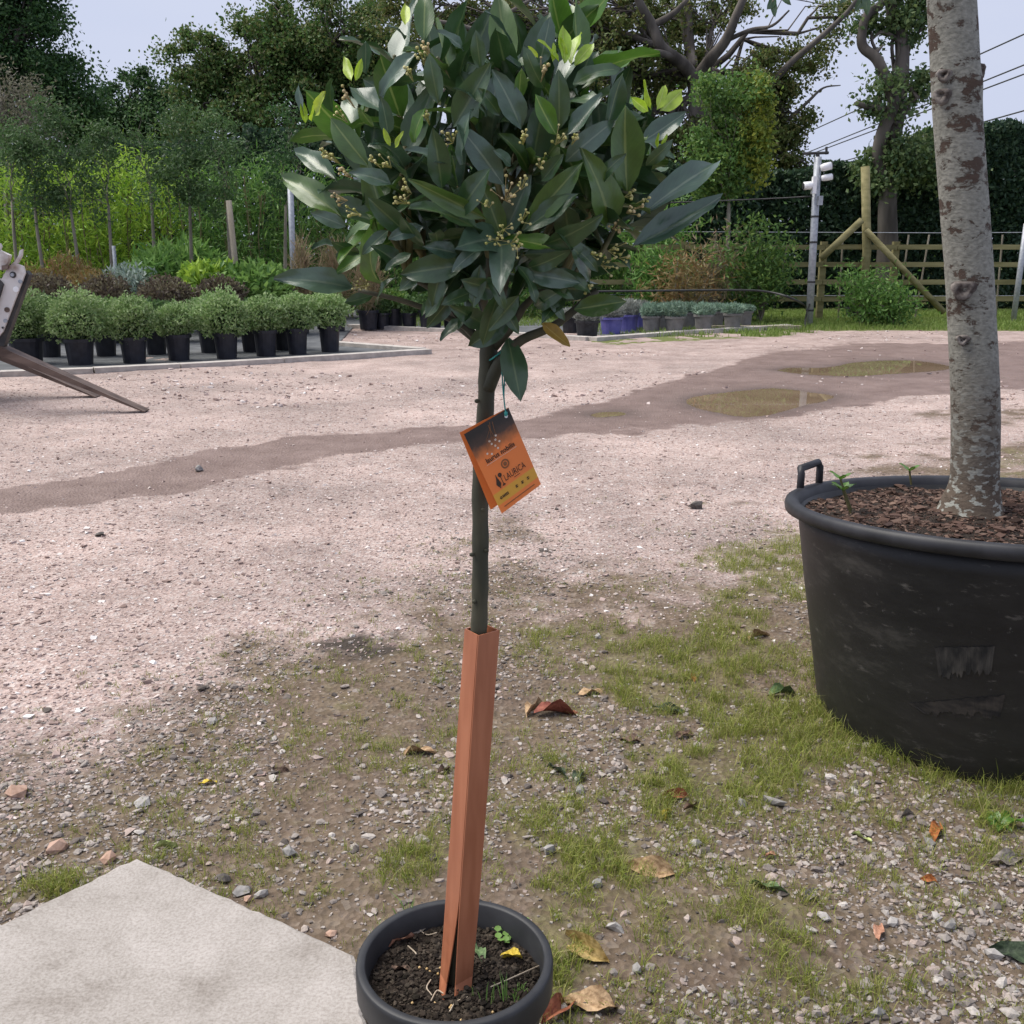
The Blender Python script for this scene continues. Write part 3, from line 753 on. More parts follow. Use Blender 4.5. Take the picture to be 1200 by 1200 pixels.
# lavender pots by the road corner
LV = [(688, 395, 28, 360, 'black_plastic', 'lavender_grey', 'grey leaved lavender in black pot at the bed corner'),
      (716, 391, 27, 358, 'blue_glaze', 'lavender_grey', 'grey lavender in the front violet-blue glazed pot'),
      (736, 388, 24, 353, 'blue_glaze', 'lavender_grey', 'grey lavender in the middle violet-blue glazed pot'),
      (750, 385.5, 20, 355, 'blue_glaze', 'lavender_grey', 'grey lavender in the rear violet-blue glazed pot'),
      (763, 389.5, 22, 357, 'grey_pot', 'lavender', 'blue-green lavender in grey pot next to the glazed pots'),
      (790, 390, 23, 356, 'grey_pot', 'lavender', 'blue-green lavender in grey pot, second of the front four'),
      (824, 388, 22, 357, 'grey_pot', 'lavender', 'blue-green lavender in grey pot, third of the front four'),
      (858, 386.5, 21, 358, 'grey_pot', 'lavender', 'blue-green lavender in grey pot, last of the front four'),
      (777, 385.5, 20, 358, 'grey_pot', 'lavender', 'blue-green lavender in rear grey pot left of the potted tree'),
      (806, 385, 20, 357, 'grey_pot', 'lavender', 'blue-green lavender in rear grey pot below the potted tree'),
      (838, 384, 20, 358, 'grey_pot', 'lavender', 'blue-green lavender in rear grey pot in front of the large tub'),
      (872, 383.5, 18, 360, 'grey_pot', 'lavender', 'blue-green lavender in rear grey pot at the right end'),
      (668, 390, 20, 364, 'black_plastic', 'lavender_grey', 'small grey lavender behind the corner black pot')]
for a, yb, pw_, ft, pm, lm, lb in LV:
    l = G(a, yb, 0.012); s = mpp(l[1]); hp = 19 * s; fh = (yb - 18 - ft) * s
    potted('potted_lavender', lb, 'potted lavender', l, pw_ * s / 2, hp, MAT[pm],
           [((0, 0, hp + fh * 0.4), (pw_ * s * 0.62, pw_ * s * 0.6, fh * 0.62), 1500, (0.09, 0.012), LM[lm], 1.2, 0.15)], 'lavender pots')

# ------------------------------------------------------------------ slender standard trees of the bed
ST = [(18, 322, 14, 235, 150, 60), (52, 322, 40, 235, 152, 72), (96, 320, 82, 240, 145, 78), (132, 322, 127, 240, 150, 66), (180, 318, 177, 225, 160, 70), (222, 314, 222, 225, 160, 60), (272, 314, 266, 235, 150, 72), (330, 314, 335, 240, 140, 60)]
SN = ['leftmost slender standard tree, behind the loader', 'leaning slender tree just right of the loader', 'slender leaning standard tree above the orange heather', 'slender standard tree with thin metal post beside it',
      'slender tree behind the finger leaved shrub', 'slender tree with very thin stem above the tall leafy shrub', 'slender tree tied to a pale leaning stake', 'dark slender tree beside the grey metal post']
for (bx_, by_, tx, ty, ctop, cw), lb in zip(ST, SN):
    D = 16.5; s = mpp(D)
    base = P(bx_, by_, D); base[2] = 0.0; tp_ = P(tx, ty, D)
    c_ = P(tx, (ctop + ty) / 2, D)
    make_tree('standard_tree', lb, base, tp_, [(c_ + np.array([rng.uniform(-.15, .15), 0, rng.uniform(-.1, .15)]), (cw * s * rng.uniform(.3, .42), cw * s * .36, (ty - ctop) * s * rng.uniform(.34, .44))), (c_ + np.array([rng.uniform(-.3, .3), 0, rng.uniform(-.5, -.2)]), (cw * s * .3, cw * s * .3, .3)), (c_ + np.array([rng.uniform(-.2, .2), 0.1, 0.5]), (cw * s * .25, cw * s * .25, 0.4))], LM['olive' if bx_ != 330 else 'oak_dark'], MAT['bark_grey'],
              0.036, int(rng.integers(13, 22)), 115, 0.23, (0.07, 0.028), group='slender standard trees', wig=0.008)
def post(name, label, a, b, r, mat, cat='post', D=16.4):
    A, B = P(*a, D), P(*b, D); A[2] = 0
    return setp(MB().tube([A, (A + B) / 2, B], r, 8).build(name, mat, None, True), label, cat)
post('tree_stake', 'pale round timber stake leaning against a slender tree', (280, 320), (268, 235), 0.045, MAT['timber_pale'], 'stake', 16.2)
post('metal_post', 'upright grey metal post left of the bay crown', (343, 320), (340, 213), 0.045, MAT['galv'], 'post', 16.0)
post('metal_post', 'thin grey metal post beside the fourth slender tree', (136, 325), (133, 288), 0.03, MAT['galv'], 'post', 16.2)

# bamboo screens behind
def bamboo(label, a, top, wpx, D, m, bot=330, dens=1.0):
    s = mpp(D); c_ = P(a, (top + bot) / 2, D); base = np.array([c_[0], D, 0.0])
    t = thing('bamboo_clump', base, label, 'bamboo', 'bamboo clumps behind the beds')
    mb = MB()
    ht = P(a, top, D)[2]
    for _ in range(9):
        x0 = base + np.array([rng.normal(0, wpx * s * 0.2), rng.normal(0, 0.25), 0]); x1 = x0 + np.array([rng.normal(0, wpx * s * 0.12), rng.normal(0, .2), ht * rng.uniform(.75, 1)])
        mb.tube(branch_path(x0, x1, 0.02, 4), 0.012, 5, False)
    mb.build('cane', MAT['timber_green'], t)
    n = int(2600 * dens * wpx / 70)
    k = 70
    cc = np.stack([rng.normal(0, wpx * s * 0.27, k), rng.normal(0, 0.35, k), rng.uniform(0.15, ht * 1.0, k)], 1) + base
    pts = np.repeat(cc, n // k + 1, 0); pts = pts + rng.normal(size=pts.shape) * np.array([0.2, 0.2, 0.16])
    pts = pts[pts[:, 2] > 0.02]
    V, Fa = leaf_cloud(pts, 0.17, 0.028, -0.4)
    build('foliage', V, Fa, m, t)
BB = [('yellow-green bamboo clump at the far left behind the loader', 5, 205, 90, 19, 'bamboo'), ('bright yellow-green bamboo between the first slender stems', 62, 195, 84, 19.3, 'bamboo'),
      ('lime bamboo clump behind the third slender stem', 108, 200, 74, 19, 'bamboo'), ('yellow bamboo clump behind the metal post tree', 146, 185, 66, 19.4, 'bamboo'),
      ('green bamboo clump behind the finger leaved shrub', 190, 195, 76, 19.2, 'bamboo'), ('deeper green bamboo clump with drooping leaves', 238, 200, 76, 19, 'bamboo_dark'),
      ('dark green drooping bamboo left of the grey post', 290, 195, 80, 19.3, 'bamboo_dark'), ('dark bamboo clump directly left of the bay crown', 340, 200, 80, 19.3, 'bamboo_dark'),
      ('dark green bamboo clump behind the left of the bay crown', 410, 215, 96, 19.6, 'bamboo_dark'), ('dark green bamboo clump behind the bay stem', 500, 235, 110, 19.8, 'bamboo_dark'),
      ('dark green bamboo clump behind the right of the bay crown', 600, 240, 110, 19.8, 'bamboo_dark'), ('feathery bamboo clump right of the bay crown', 690, 225, 100, 19.6, 'bamboo_dark'),
      ('feathery bamboo clump in front of the broad oak trunk', 765, 240, 80, 19.6, 'bamboo_dark')]
for lb, a, tp_, wp, D, m in BB: bamboo(lb, a, tp_, wp, D, LM[m])

# ------------------------------------------------------------------ hedge and woodland
def hedge(label, pts, D, depth, n, m, lf=(0.2, 0.11), name='hedge'):
    """pts: (px, top y) skyline along distance D"""
    xs = np.array([P(a, y_, D)[0] for a, y_ in pts]); zs = np.array([P(a, y_, D)[2] for a, y_ in pts])
    x = rng.uniform(xs[0], xs[-1], n); top = np.interp(x, xs, zs) * (0.9 + 0.2 * fbm(x * 1.2, x * 0 + D, 31))
    y = D + rng.uniform(-0.5, 0.5, n) * depth
    z = top * rng.uniform(0, 1, n) ** 0.8
    y = np.where(rng.uniform(0, 1, n) < 0.75, D - depth * 0.5 + np.abs(rng.normal(0, 0.3, n)) + 0.7 * (fbm(x * 1.1, z * 1.1, 9) - 0.3), y)
    t = thing(name, (xs.mean(), D, 0), label, 'hedge')
    V, Fa = leaf_cloud(np.stack([x, y, z], 1), *lf)
    build('foliage', V, Fa, m, t)
    mb = MB()
    for q in np.arange(xs[0] + .5, xs[-1], 1.3):
        zz = np.interp(q, xs, zs) * 0.8
        mb.tube(branch_path(np.array([q, D + .3, 0]), np.array([q + rng.normal(0, .3), D + .3, zz]), .06, 4), np.linspace(.07, .02, 4), 5)
    mb.build('stem', MAT['bark_oak'], t)
hedge('tall dark green hedge behind the timber fence', [(840, 205), (930, 205), (985, 195), (1060, 190), (1120, 165), (1160, 155), (1230, 165), (1400, 170), (1700, 165)], 24.0, 2.0, 100000, LM['hedge'], (0.13, 0.075))
hedge('lighter green tree line rising above the hedge at right', [(960, 220), (1010, 200), (1080, 150), (1150, 150), (1200, 162), (1400, 150), (1700, 160)], 30.0, 3.0, 50000, LM['oak_mid'], (0.18, 0.11))
hedge('dark evergreen undergrowth behind the bamboo screen', [(-500, 170), (-100, 160), (100, 175), (250, 165), (350, 150), (500, 170), (650, 175), (780, 190), (880, 215)], 23.5, 2.0, 80000, LM['hedge'], (0.15, 0.085))

def lobe(a, y_, D, rx, rz, ry=None):
    s = mpp(D); return (P(a, y_, D), (rx * s, (ry or rx) * s * 0.8, rz * s))
def gp(a, D): q = P(a, 300, D); return np.array([q[0], D, 0.0])
make_tree('oak_tree', 'big dark oak at the top left corner', gp(-10, 32), P(0, 170, 32), [lobe(-40, 40, 32, 70, 80), lobe(30, 45, 32, 48, 60), lobe(35, -30, 32, 42, 50), lobe(50, 120, 32, 60, 60), lobe(-60, 130, 32, 80, 70), lobe(85, 120, 32, 25, 35)], LM['oak_dark'], MAT['bark_oak'], 0.4, 300, 230, 0.38, (0.11, 0.08))
make_tree('bare_tree', 'greyish twiggy half bare tree at the left edge', gp(5, 22), P(10, 190, 22), [lobe(0, 120, 22, 45, 45), lobe(40, 140, 22, 30, 45), lobe(-40, 140, 22, 50, 50)], LM['twiggy'], MAT['bark_grey'], 0.12, 150, 26, 0.35, (0.09, 0.03))
make_tree('oak_tree', 'smaller dark tree between the two left oaks', gp(150, 38), P(150, 180, 38), [lobe(150, 120, 38, 38, 40), lobe(190, 140, 38, 40, 40), lobe(115, 160, 38, 40, 40), lobe(150, 190, 38, 70, 40)], LM['oak_dark'], MAT['bark_oak'], 0.3, 150, 200, 0.38, (0.12, 0.085))
make_tree('oak_tree', 'broad oak with jagged crown left behind the bay', gp(320, 30), P(320, 180, 30), [lobe(235, 75, 30, 40, 35), lobe(260, 140, 30, 60, 50), lobe(300, 70, 30, 50, 45), lobe(355, 60, 30, 55, 60), lobe(410, 45, 30, 50, 60), lobe(360, 140, 30, 80, 55), lobe(230, 100, 30, 30, 18), lobe(450, 120, 30, 60, 60)], LM['oak_mid'], MAT['bark_oak'], 0.4, 400, 200, 0.31, (0.105, 0.07))
# centre oak with open branching
D = 27.0; s = mpp(D)
L_ = lambda pts, r0, r1: ([P(a, c_, D + dd) for a, c_, dd in pts], r0, r1)
make_tree('oak_tree', 'large spreading oak with forked bare limbs right behind the bay', gp(826, D), P(815, 95, D),
          [lobe(500, 20, D, 60, 45), lobe(560, 60, D, 50, 60), lobe(640, 20, D, 60, 45), lobe(700, 100, D, 70, 60), lobe(720, 20, D, 55, 40), lobe(780, 100, D + 1, 60, 50), lobe(790, 10, D + 1, 40, 30), lobe(840, 20, D + 1, 45, 30),
           lobe(890, 110, D, 45, 50), lobe(915, 150, D, 32, 60), lobe(860, 180, D, 70, 55), lobe(780, 190, D, 70, 50), lobe(700, 190, D, 60, 45), lobe(930, 215, D, 35, 30), lobe(905, 85, D, 35, 25), lobe(950, 60, D, 25, 22), lobe(985, 20, D, 25, 20)],
          LM['oak_olive'], MAT['bark_oak'], 0.36, 520, 170, 0.28, (0.095, 0.065),
          limbs=[L_([(815, 95, 0), (800, 75, -.5), (775, 55, -1), (765, 30, -1), (748, 0, -1.2), (735, -40, -1.2)], 0.17, 0.07), L_([(815, 95, 0), (832, 70, -.4), (850, 48, -.8), (862, 20, -1), (874, -10, -1), (885, -50, -1)], 0.16, 0.06),
                 L_([(800, 70, -.5), (770, 62, -1.2), (735, 66, -1.6), (690, 70, -2), (640, 60, -2)], 0.1, 0.04), L_([(812, 80, 0), (808, 50, .4), (806, 10, .6), (800, -40, .8)], 0.15, 0.08),
                 L_([(850, 48, -.8), (880, 35, -1), (905, 30, -1.3), (925, 12, -1.4)], 0.06, 0.02), L_([(895, 110, -.4), (925, 75, -.6), (960, 45, -.8), (995, 12, -1), (1015, -20, -1)], 0.09, 0.04),
                 L_([(925, 140, -.4), (948, 118, -.6), (965, 103, -.6), (985, 100, -.6)], 0.05, 0.012), L_([(765, 30, -1), (790, 15, -1), (812, -8, -1)], 0.09, 0.04), L_([(520, 110, -1), (560, 60, -1.3), (590, 20, -1.5), (640, -10, -1.5)], 0.08, 0.03),
                 L_([(690, 70, -2), (600, 50, -2), (540, 30, -2), (480, 20, -2)], 0.08, 0.03)],
          trunk_path=[gp(826, D), P(826, 262, D), P(820, 180, D), P(818, 120, D), P(815, 95, D)])
# ivy-clad twisted oak behind the fence
D = 22.5
tw = make_tree('ivy_oak', 'twisted ivy-clad oak trunk rising behind the fence', gp(1040, D), P(1046, 160, D),
          [lobe(1075, 185, D, 45, 32), lobe(1035, 200, D, 28, 30), lobe(1038, 112, D - .3, 26, 22), lobe(1070, 105, D, 20, 20), lobe(1052, 35, D, 26, 16), lobe(1082, 30, D, 22, 22), lobe(1020, 28, D, 12, 10), lobe(1050, 0, D, 30, 14)], LM['ivy'], MAT['bark_oak'], 0.24, 105, 95, 0.26, (0.1, 0.075),
          limbs=[L_([(1037, 215, 0), (1030, 180, -.1), (1036, 150, -.2), (1047, 122, -.3), (1040, 98, -.3), (1028, 70, -.3), (1012, 56, -.2), (1010, 40, -.2), (1016, 18, -.2), (1034, 3, 0), (1045, -30, 0)], 0.15, 0.07),
                 L_([(1046, 165, 0), (1053, 125, 0), (1057, 80, .1), (1056, 45, .1), (1046, 15, .1), (1040, -40, .1)], 0.17, 0.12), L_([(1044, 128, -.2), (1020, 126, -.4), (1003, 121, -.5)], 0.07, 0.05), L_([(1026, 62, -.3), (1036, 52, -.3)], 0.05, 0.01), L_([(1056, 50, 0), (1035, 37, 0), (1020, 48, 0)], 0.05, 0.02)],
          trunk_path=[gp(1038, D), P(1040, 300, D), P(1040, 240, D), P(1044, 195, D), P(1046, 160, D)], twigs=False)

# potted standard tree with yellowing crown by the lavender
D = G(851, 377)[1]; s = mpp(D)
base = G(851, 377)
t = make_tree('potted_standard_tree', 'slender potted tree with green crown turning yellow at right', base, P(854, 238, D),
              [lobe(835, 150, D, 26, 58, 30), lobe(862, 130, D, 30, 40, 30), lobe(850, 195, D, 40, 35, 35), lobe(835, 210, D, 28, 22, 25)], LM['lime_tree'], MAT['bark_grey'], 0.055, 80, 110, 0.2, (0.075, 0.05), cat='potted tree', wig=0.006)
cg = in_ellipsoid(34, P(882, 160, D), (24 * s, 24 * s, 62 * s), 0.2); pts = np.repeat(cg, 75, 0); pts = pts + rng.normal(size=pts.shape) * .09; V, Fa = leaf_cloud(pts, 0.09, 0.06); build('crown_edge', V, Fa, LM['gold_leaf'], t)['label'] = 'yellowing right side of the crown'
MB().lathe(pot_profile(26 * s, 27 * s, 0.03), base, 28).build('tub', MAT['black_plastic'], t)
# loose shrubs along the fence
def bush(label, a, yb, top, wd, m, D, n=2600, lf=(0.1, 0.05), name='shrub'):
    s = mpp(D); base = gp(a, D); ht = P(a, top, D)[2]
    t = thing(name, base, label, 'shrub')
    mb = MB(); cc = []
    for _ in range(14):
        e = base + np.array([rng.normal(0, wd * s * .28), rng.normal(0, wd * s * .2), ht * rng.uniform(.45, 1.0)])
        mb.tube(branch_path(base, e, .1, 4), np.linspace(.012, .004, 4), 4, False); cc += [e, (base + e) / 2 + rng.normal(0, .08, 3), base * .25 + e * .75]
    mb.build('stem', MAT['bark_grey'], t)
    cc = np.array(cc); pts = np.repeat(cc, n // len(cc), 0); pts = pts + rng.normal(size=pts.shape) * np.array([.17, .17, .14])
    pts[:, 2] = np.abs(pts[:, 2]); V, Fa = leaf_cloud(pts, *lf); build('foliage', V, Fa, m, t)
bush('airy yellow-green shrub against the fence left of the camera pole', 895, 366, 262, 80, LM['lime_tree'], 18.0, 3600, (0.1, 0.04))
bush('straw tinged airy shrub left of the potted tree', 800, 366, 300, 80, LM['rust_grass'], 17.6, 1500, (0.14, 0.025))
bush('tan wispy shrub behind the potted tree trunk', 838, 366, 272, 34, LM['dry_grass'], 18.0, 900, (0.14, 0.02))
bush('low fresh green shrub left below the fence brace', 1015, 366, 322, 50, LM['bamboo_dark'], 17.7, 1700, (0.09, 0.03))
bush('low fresh green shrub right of its twin below the brace', 1052, 368, 326, 56, LM['bamboo_dark'], 17.4, 2000, (0.09, 0.03))
bush('dark green spiky shrub beside the oak trunk', 775, 366, 290, 50, LM['bamboo_dark'], 18.2, 2200, (0.2, 0.03))

# ------------------------------------------------------------------ timber fence
D = 19.0; fx = lambda a: P(a, 330, D)[0]; fz = lambda y_: P(1000, y_, D)[2]
fence = thing('timber_fence', (fx(960), D, 0), 'weathered post and rail timber fence with four rails along the hedge', 'fence')
posts_px = [640, 800, 963, 1047, 1130, 1215, 1300, 1385, 1480]
for a in posts_px:
    MB().box((fx(a), D + 0.03, fz(283) / 2), (0.11, 0.1, fz(283))).build('post', MAT['timber_green'], fence)
for y_ in (289.5, 310, 330.5, 350):
    for a, c_ in zip(posts_px[:-1], posts_px[1:]):
        MB().box(((fx(a) + fx(c_)) / 2, D - 0.045 - rng.uniform(0, .006), fz(y_)), (fx(c_) - fx(a) - .012, 0.035, 0.085), Matrix.Rotation(rng.normal(0, .004), 3, 'Y')).build('rail', MAT['timber_green'], fence)
tall = MB().tube([np.array([fx(1009), D - .14, 0]), np.array([fx(1010), D - .14, 1.2]), P(1014, 195, D - .14)], 0.075, 10).build('tall_post', MAT['timber_green'], fence, True)
for a, c_, r_ in (((1010, 258), (962, 303), .06), ((1015, 270), (1106, 366), .055)):
    A, B = P(*a, D - .26), P(*c_, D - .26); MB().tube([A, (A + B) / 2, B], r_, 8).build('brace', MAT['timber_green'], fence, True)
for a, lean in ((988, 0), (1062, 3), (1084, 5), (1175, 0)):
    A = np.array([fx(a - lean), D + .12, 0]); B = P(a + lean, 275, D + .12); MB().tube([A, B], .016, 6).build('stake', MAT['bark_grey'], fence)
for z_ in (1.55, 1.0, 0.45):
    MB().tube([np.array([fx(640), D + .14, z_]), np.array([fx(1100), D + .14, z_ - .03]), np.array([fx(1480), D + .14, z_])], .006, 4).build('wire', MAT['galv'], fence)
A = P(1196, 300, 18.4); A[2] = 0; B = P(1203, 262, 18.4)
setp(MB().tube([A, (A + B) / 2, B], .05, 8).build('white_post', MAT['galv'], None, True), 'pale metal post at the right edge before the fence', 'post')

# ------------------------------------------------------------------ camera pole, cables
B0 = G(948, 383); D = B0[1]
pole = thing('camera_pole', B0, 'grey metal pole with white security cameras and crossbar', 'pole')
T0 = P(958.5, 184, D)
MB().tube([B0, B0 * .5 + T0 * .5, T0], 0.06, 12).build('shaft', MAT['galv'], pole, True)
cz = P(958, 180, D)
mb = MB(); mb.tube([T0, cz], .03, 8); mb.tube([P(941, 180, D), P(971, 179, D)], .022, 8); mb.tube([P(968.5, 181, D), P(968.5, 172, D)], .02, 8); mb.build('crossbar', MAT['dark_steel'], pole)
def sec_cam(c1, c2, r_, nm):
    A, B = P(*c1, D - .1), P(*c2, D - .1)
    o_ = MB().tube([A, A * .7 + B * .3, B], [r_ * .8, r_, r_], 12).build(nm, MAT['white_plastic'], pole, True)
    MB().tube([B, B + (B - A) * .12], r_ * .75, 10).build('lens', MAT['dark_steel'], o_)
sec_cam((962, 197), (974, 194), .06, 'security_camera'); sec_cam((963, 209), (975, 207), .05, 'security_camera'); sec_cam((953, 217), (942, 218), .062, 'security_camera')
MB().box(P(954, 217, D - .1), (.06, .1, .26)).build('junction_box', MAT['white_plastic'], pole)
MB().box(P(961, 235, D - .1), (.07, .08, .14)).build('junction_box', MAT['galv'], pole)
for y_ in (252, 282, 329, 363):
    q = B0 + (T0 - B0) * (383 - y_) / 199.; MB().tube([q - np.array([0, 0, .015]), q + np.array([0, 0, .015])], .066, 12).build('strap', MAT['cable'], pole)
MB().tube(spline([G(944, 385) + [0, 0, .02], P(943.5, 376, D - .1), P(945.5, 366, D - .08), P(949, 356, D - .07)], 5), .012, 6).build('cable', MAT['cable'], pole)
for (a, ya), (c_, yc), lb in (((949, 158), (1200, 52), 'topmost power cable crossing the sky at right'), ((966, 174), (1200, 86), 'second power cable from the top at right'), ((968, 177), (1200, 96), 'third power cable from the top at right'), ((985, 192), (1200, 136), 'lowest power cable crossing the sky at right')):
    ex = 1.0
    l_ = (a - (c_ - a) * .5, ya - (yc - ya) * .5); r_ = (c_ + (c_ - a) * 1.2, yc + (yc - ya) * 1.4)
    A, B = P(*l_, 60), P(*r_, 22); M_ = P(c_, yc, 33)
    tt = np.linspace(0, 1, 14)[:, None]; q = A + (B - A) * tt
    setp(MB().tube(q, .022, 5).build('power_cable', MAT['cable'], None, True), lb, 'cable', 'power cables')
setp(MB().tube(spline([P(700, 240, 18), P(800, 237, 17.8), P(900, 233, 17.5), P(952, 230, D - .08)], 4), .012, 5).build('cable', MAT['cable'], None, True), 'thin cable running level from the camera pole behind the trees', 'cable')
setp(MB().tube(spline([P(640, 342, 16.3), P(745, 341, 16.3), P(850, 340, 16.2), P(900, 342, 16.2), P(935, 353, 16.3), G(952, 366)], 5), .018, 6).build('irrigation_hose', MAT['cable'], None, True), 'black irrigation hose sagging along the bed towards the pole', 'hose')
setp(MB().tube(spline([G(875, 358), G(935, 361) + [0, 0, .1], G(985, 358) + [0, 0, .12], G(1045, 372)], 5), .02, 6).build('irrigation_hose', MAT['cable'], None, True), 'black hose lying on the grass behind the camera pole', 'hose')
setp(MB().tube(spline([G(1010, 360) + [0, 0, .2], G(1016, 370) + [0, 0, .12], G(1024, 377)], 5), .02, 6).build('irrigation_hose', MAT['cable'], None, True), 'short black hose end lying before the low green shrubs', 'hose')
for a, y_, lb in ((1000, 371, 'small black pot with white label at the hose end'), (1040, 373, 'flat black crate under the right low green shrub')):
    l = G(a, y_ + 2); MB_ = MB().lathe(pot_profile(.16, .2), l, 14).build('nursery_pot', MAT['black_plastic']); setp(MB_, lb, 'pot')
q = G(905, 386); setp(MB().box(q + [-.25, 0, .03], (1.4, .1, .06)).build('plank', MAT['timber_pale']), 'loose grey plank lying behind the end of the edging', 'plank')

# ------------------------------------------------------------------ loader with pallet forks at the left edge
YN, YF = 7.75, 8.55
ld = thing('loader', np.array([-4.6, 8.2, 0]), 'scuffed white loader carriage with two brown pallet forks tipped to the ground', 'loader')
def fork(Y, tip, heel):
    A = P(*tip, Y); B = P(*heel, Y); A[2] = 0.012
    d = unit(B - A); n_ = np.array([-d[2], 0, d[0]])
    if n_[2] < 0: n_ = -n_
    wd = .06
    V = []
    for q, th in ((A, .006), (A * .5 + B * .5, .026), (B, .045)):
        for yy in (-wd, wd):
            V += [q + [0, yy, 0] + n_ * th, q + [0, yy, 0] - n_ * th * .4]
    V = np.array(V)
    Fq = []
    for i in (0, 4):
        Fq += [(i, i + 4, i + 6, i + 2), (i + 1, i + 3, i + 7, i + 5), (i, i + 1, i + 5, i + 4), (i + 2, i + 6, i + 7, i + 3)]
    Fq += [(0, 2, 3, 1), (8, 9, 11, 10)]
    build('fork', V, Fq, MAT['rust_steel'], ld)
    return B
hn = fork(YN, (172, 483), (2, 412))
OFF = P(115, 466, YF) - P(172, 483, YN); OFF[2] = 0            # the far fork stands further back and left
src = [c_ for c_ in ld.children if c_.name.startswith('fork')][0]
o2 = src.copy(); COL.objects.link(o2); o2.parent = ld; o2.location = Vector([float(c_) for c_ in OFF])
def prism(pts, Y0, Y1, nm, mat, par):
    A = [P(a, c_, YN) for a, c_ in pts]; n = len(A)
    V = np.array([[p[0], Y0, p[2]] for p in A] + [[p[0], Y1, p[2]] for p in A])
    return build(nm, V, [tuple(range(n)), tuple(range(2 * n - 1, n - 1, -1))] + [(i, i + n, (i + 1) % n + n, (i + 1) % n) for i in range(n)], mat, par)
sh = prism([(-6, 415), (3, 414), (36, 322), (32, 317), (26, 319)], YN - .025, YN + .035, 'fork_shank', MAT['dark_steel'], ld)
o2 = sh.copy(); COL.objects.link(o2); o2.parent = ld; o2.location = Vector([float(c_) for c_ in OFF])
pl = prism([(-12, 394), (2, 394), (7, 388), (33, 320), (31, 312), (24, 309), (14, 311), (4, 330)], YN - .05, YN - .03, 'carriage_plate', MAT['white_metal'], ld)
for a, c_, r_, m in ((15.5, 322, 3.6, 'dark_steel'), (24, 330, 2.2, 'galv'), (19, 339, 3.2, 'white_plastic'), (8.5, 363, 3.0, 'rust_steel'), (6.5, 376, 2.2, 'galv'), (3.5, 384, 1.2, 'dark_steel'), (15.5, 322, 2.0, 'galv')):
    q = P(a, c_, YN - .05); MB().tube([[q[0], YN - .045, q[2]], [q[0], YN - .058 - (.012 if r_ == 2 else 0), q[2]]], r_ * mpp(YN), 12).build('bolt', MAT[m], pl)
prism([(-14, 390), (-7, 388), (9, 333), (5, 328)], YN - .075, YN - .052, 'side_bar', MAT['dark_steel'], ld)
prism([(0, 292), (15, 299), (13, 308), (6, 316), (-8, 314), (-8, 290)], YN - .06, YN - .01, 'bracket', MAT['white_metal'], ld)
prism([(16, 310), (21, 306), (25, 299), (26, 294), (29, 292), (28.5, 300), (24, 308), (19, 313)], YN - .045, YN - .02, 'hook', MAT['white_metal'], ld)
prism([(0, 287), (3, 285), (5, 289), (3, 293), (0, 292)], YN - .05, YN - .02, 'hook', MAT['white_metal'], ld)
prism([(7, 311), (15, 310), (14, 315), (7, 317)], YN - .068, YN - .055, 'rust_patch', MAT['rust_steel'], ld)
for pxl in ((-4, 385), (10, 335)):
    q = P(*pxl, YN); MB().tube([q + [-.03, .03, 0], q + OFF + [-.03, 0, 0]], .05, 4).build('cross_member', MAT['dark_steel'], ld)
for yy in (YN + .1, YF - .05):                     # lift arms and body, beyond the frame edge
    MB().tube(spline([[-4.25, yy, .72], [-4.45, yy, .85], [-4.7, yy, 1.3], [-5.6, yy, 1.6]], 5), .06, 8).build('lift_arm', MAT['white_metal'], ld, True)
MB().box((-5.7, 8.2, .85), (1.9, 1.0, .8)).build('body', MAT['white_metal'], ld); MB().box((-5.8, 8.2, 1.6), (1.1, .9, .9)).build('cab', MAT['dark_steel'], ld)
for xx in (-5.0, -6.3):
    for yy in (7.6, 8.8):
        MB().tube([[xx, yy - .13, .38], [xx, yy + .13, .38]], .38, 20).build('wheel', MAT['rubber'], ld)

# ------------------------------------------------------------------ concrete slab
slm, t, b, o = newmat('slab_concrete')
tcn = N(t, 'ShaderNodeTexCoord')
n1 = N(t, 'ShaderNodeTexNoise', Scale=6.0, Detail=10.0, Roughness=0.7); n2 = N(t, 'ShaderNodeTexNoise', Scale=190.0, Detail=8.0, Roughness=0.7)
for n_ in (n1, n2): t.links.new(tcn.outputs['Object'], n_.inputs['Vector'])
ra = ramp(t, [(0.33, (0.25, 0.222, 0.195)), (0.47, (0.35, 0.32, 0.29)), (0.66, (0.42, 0.385, 0.355))]); t.links.new(n1.outputs['Fac'], ra.inputs['Fac'])
rb_ = ramp(t, [(0.33, (0.72, 0.7, 0.68)), (0.58, (1.06, 1.06, 1.06))]); t.links.new(n2.outputs['Fac'], rb_.inputs['Fac'])
t.links.new(mixc(t, 1.0, ra.outputs['Color'], rb_.outputs['Color'], 'MULTIPLY'), b.inputs['Base Color'])
b.inputs['Roughness'].default_value = 0.95; b.inputs['Specular IOR Level'].default_value = 0.2
hm = N(t, 'ShaderNodeMath', operation='ADD'); t.links.new(n1.outputs['Fac'], hm.inputs[0]); t.links.new(n2.outputs['Fac'], hm.inputs[1]); bump(t, b, hm.outputs[0], 0.35, 0.003)
out = []
for i in range(len(SLAB)):
    a, c_ = SLAB[i], SLAB[(i + 1) % len(SLAB)]
    for tt in np.linspace(0, 1, 30, endpoint=False):
        out.append(a + (c_ - a) * tt)
out = np.array(out); cen = out.mean(0)
out[:, :2] += rng.normal(0, 0.0007, (len(out), 2)) + ((fbm(out[:, 0] * 14, out[:, 1] * 14, 3) - .5) * .005)[:, None]
n = len(out)
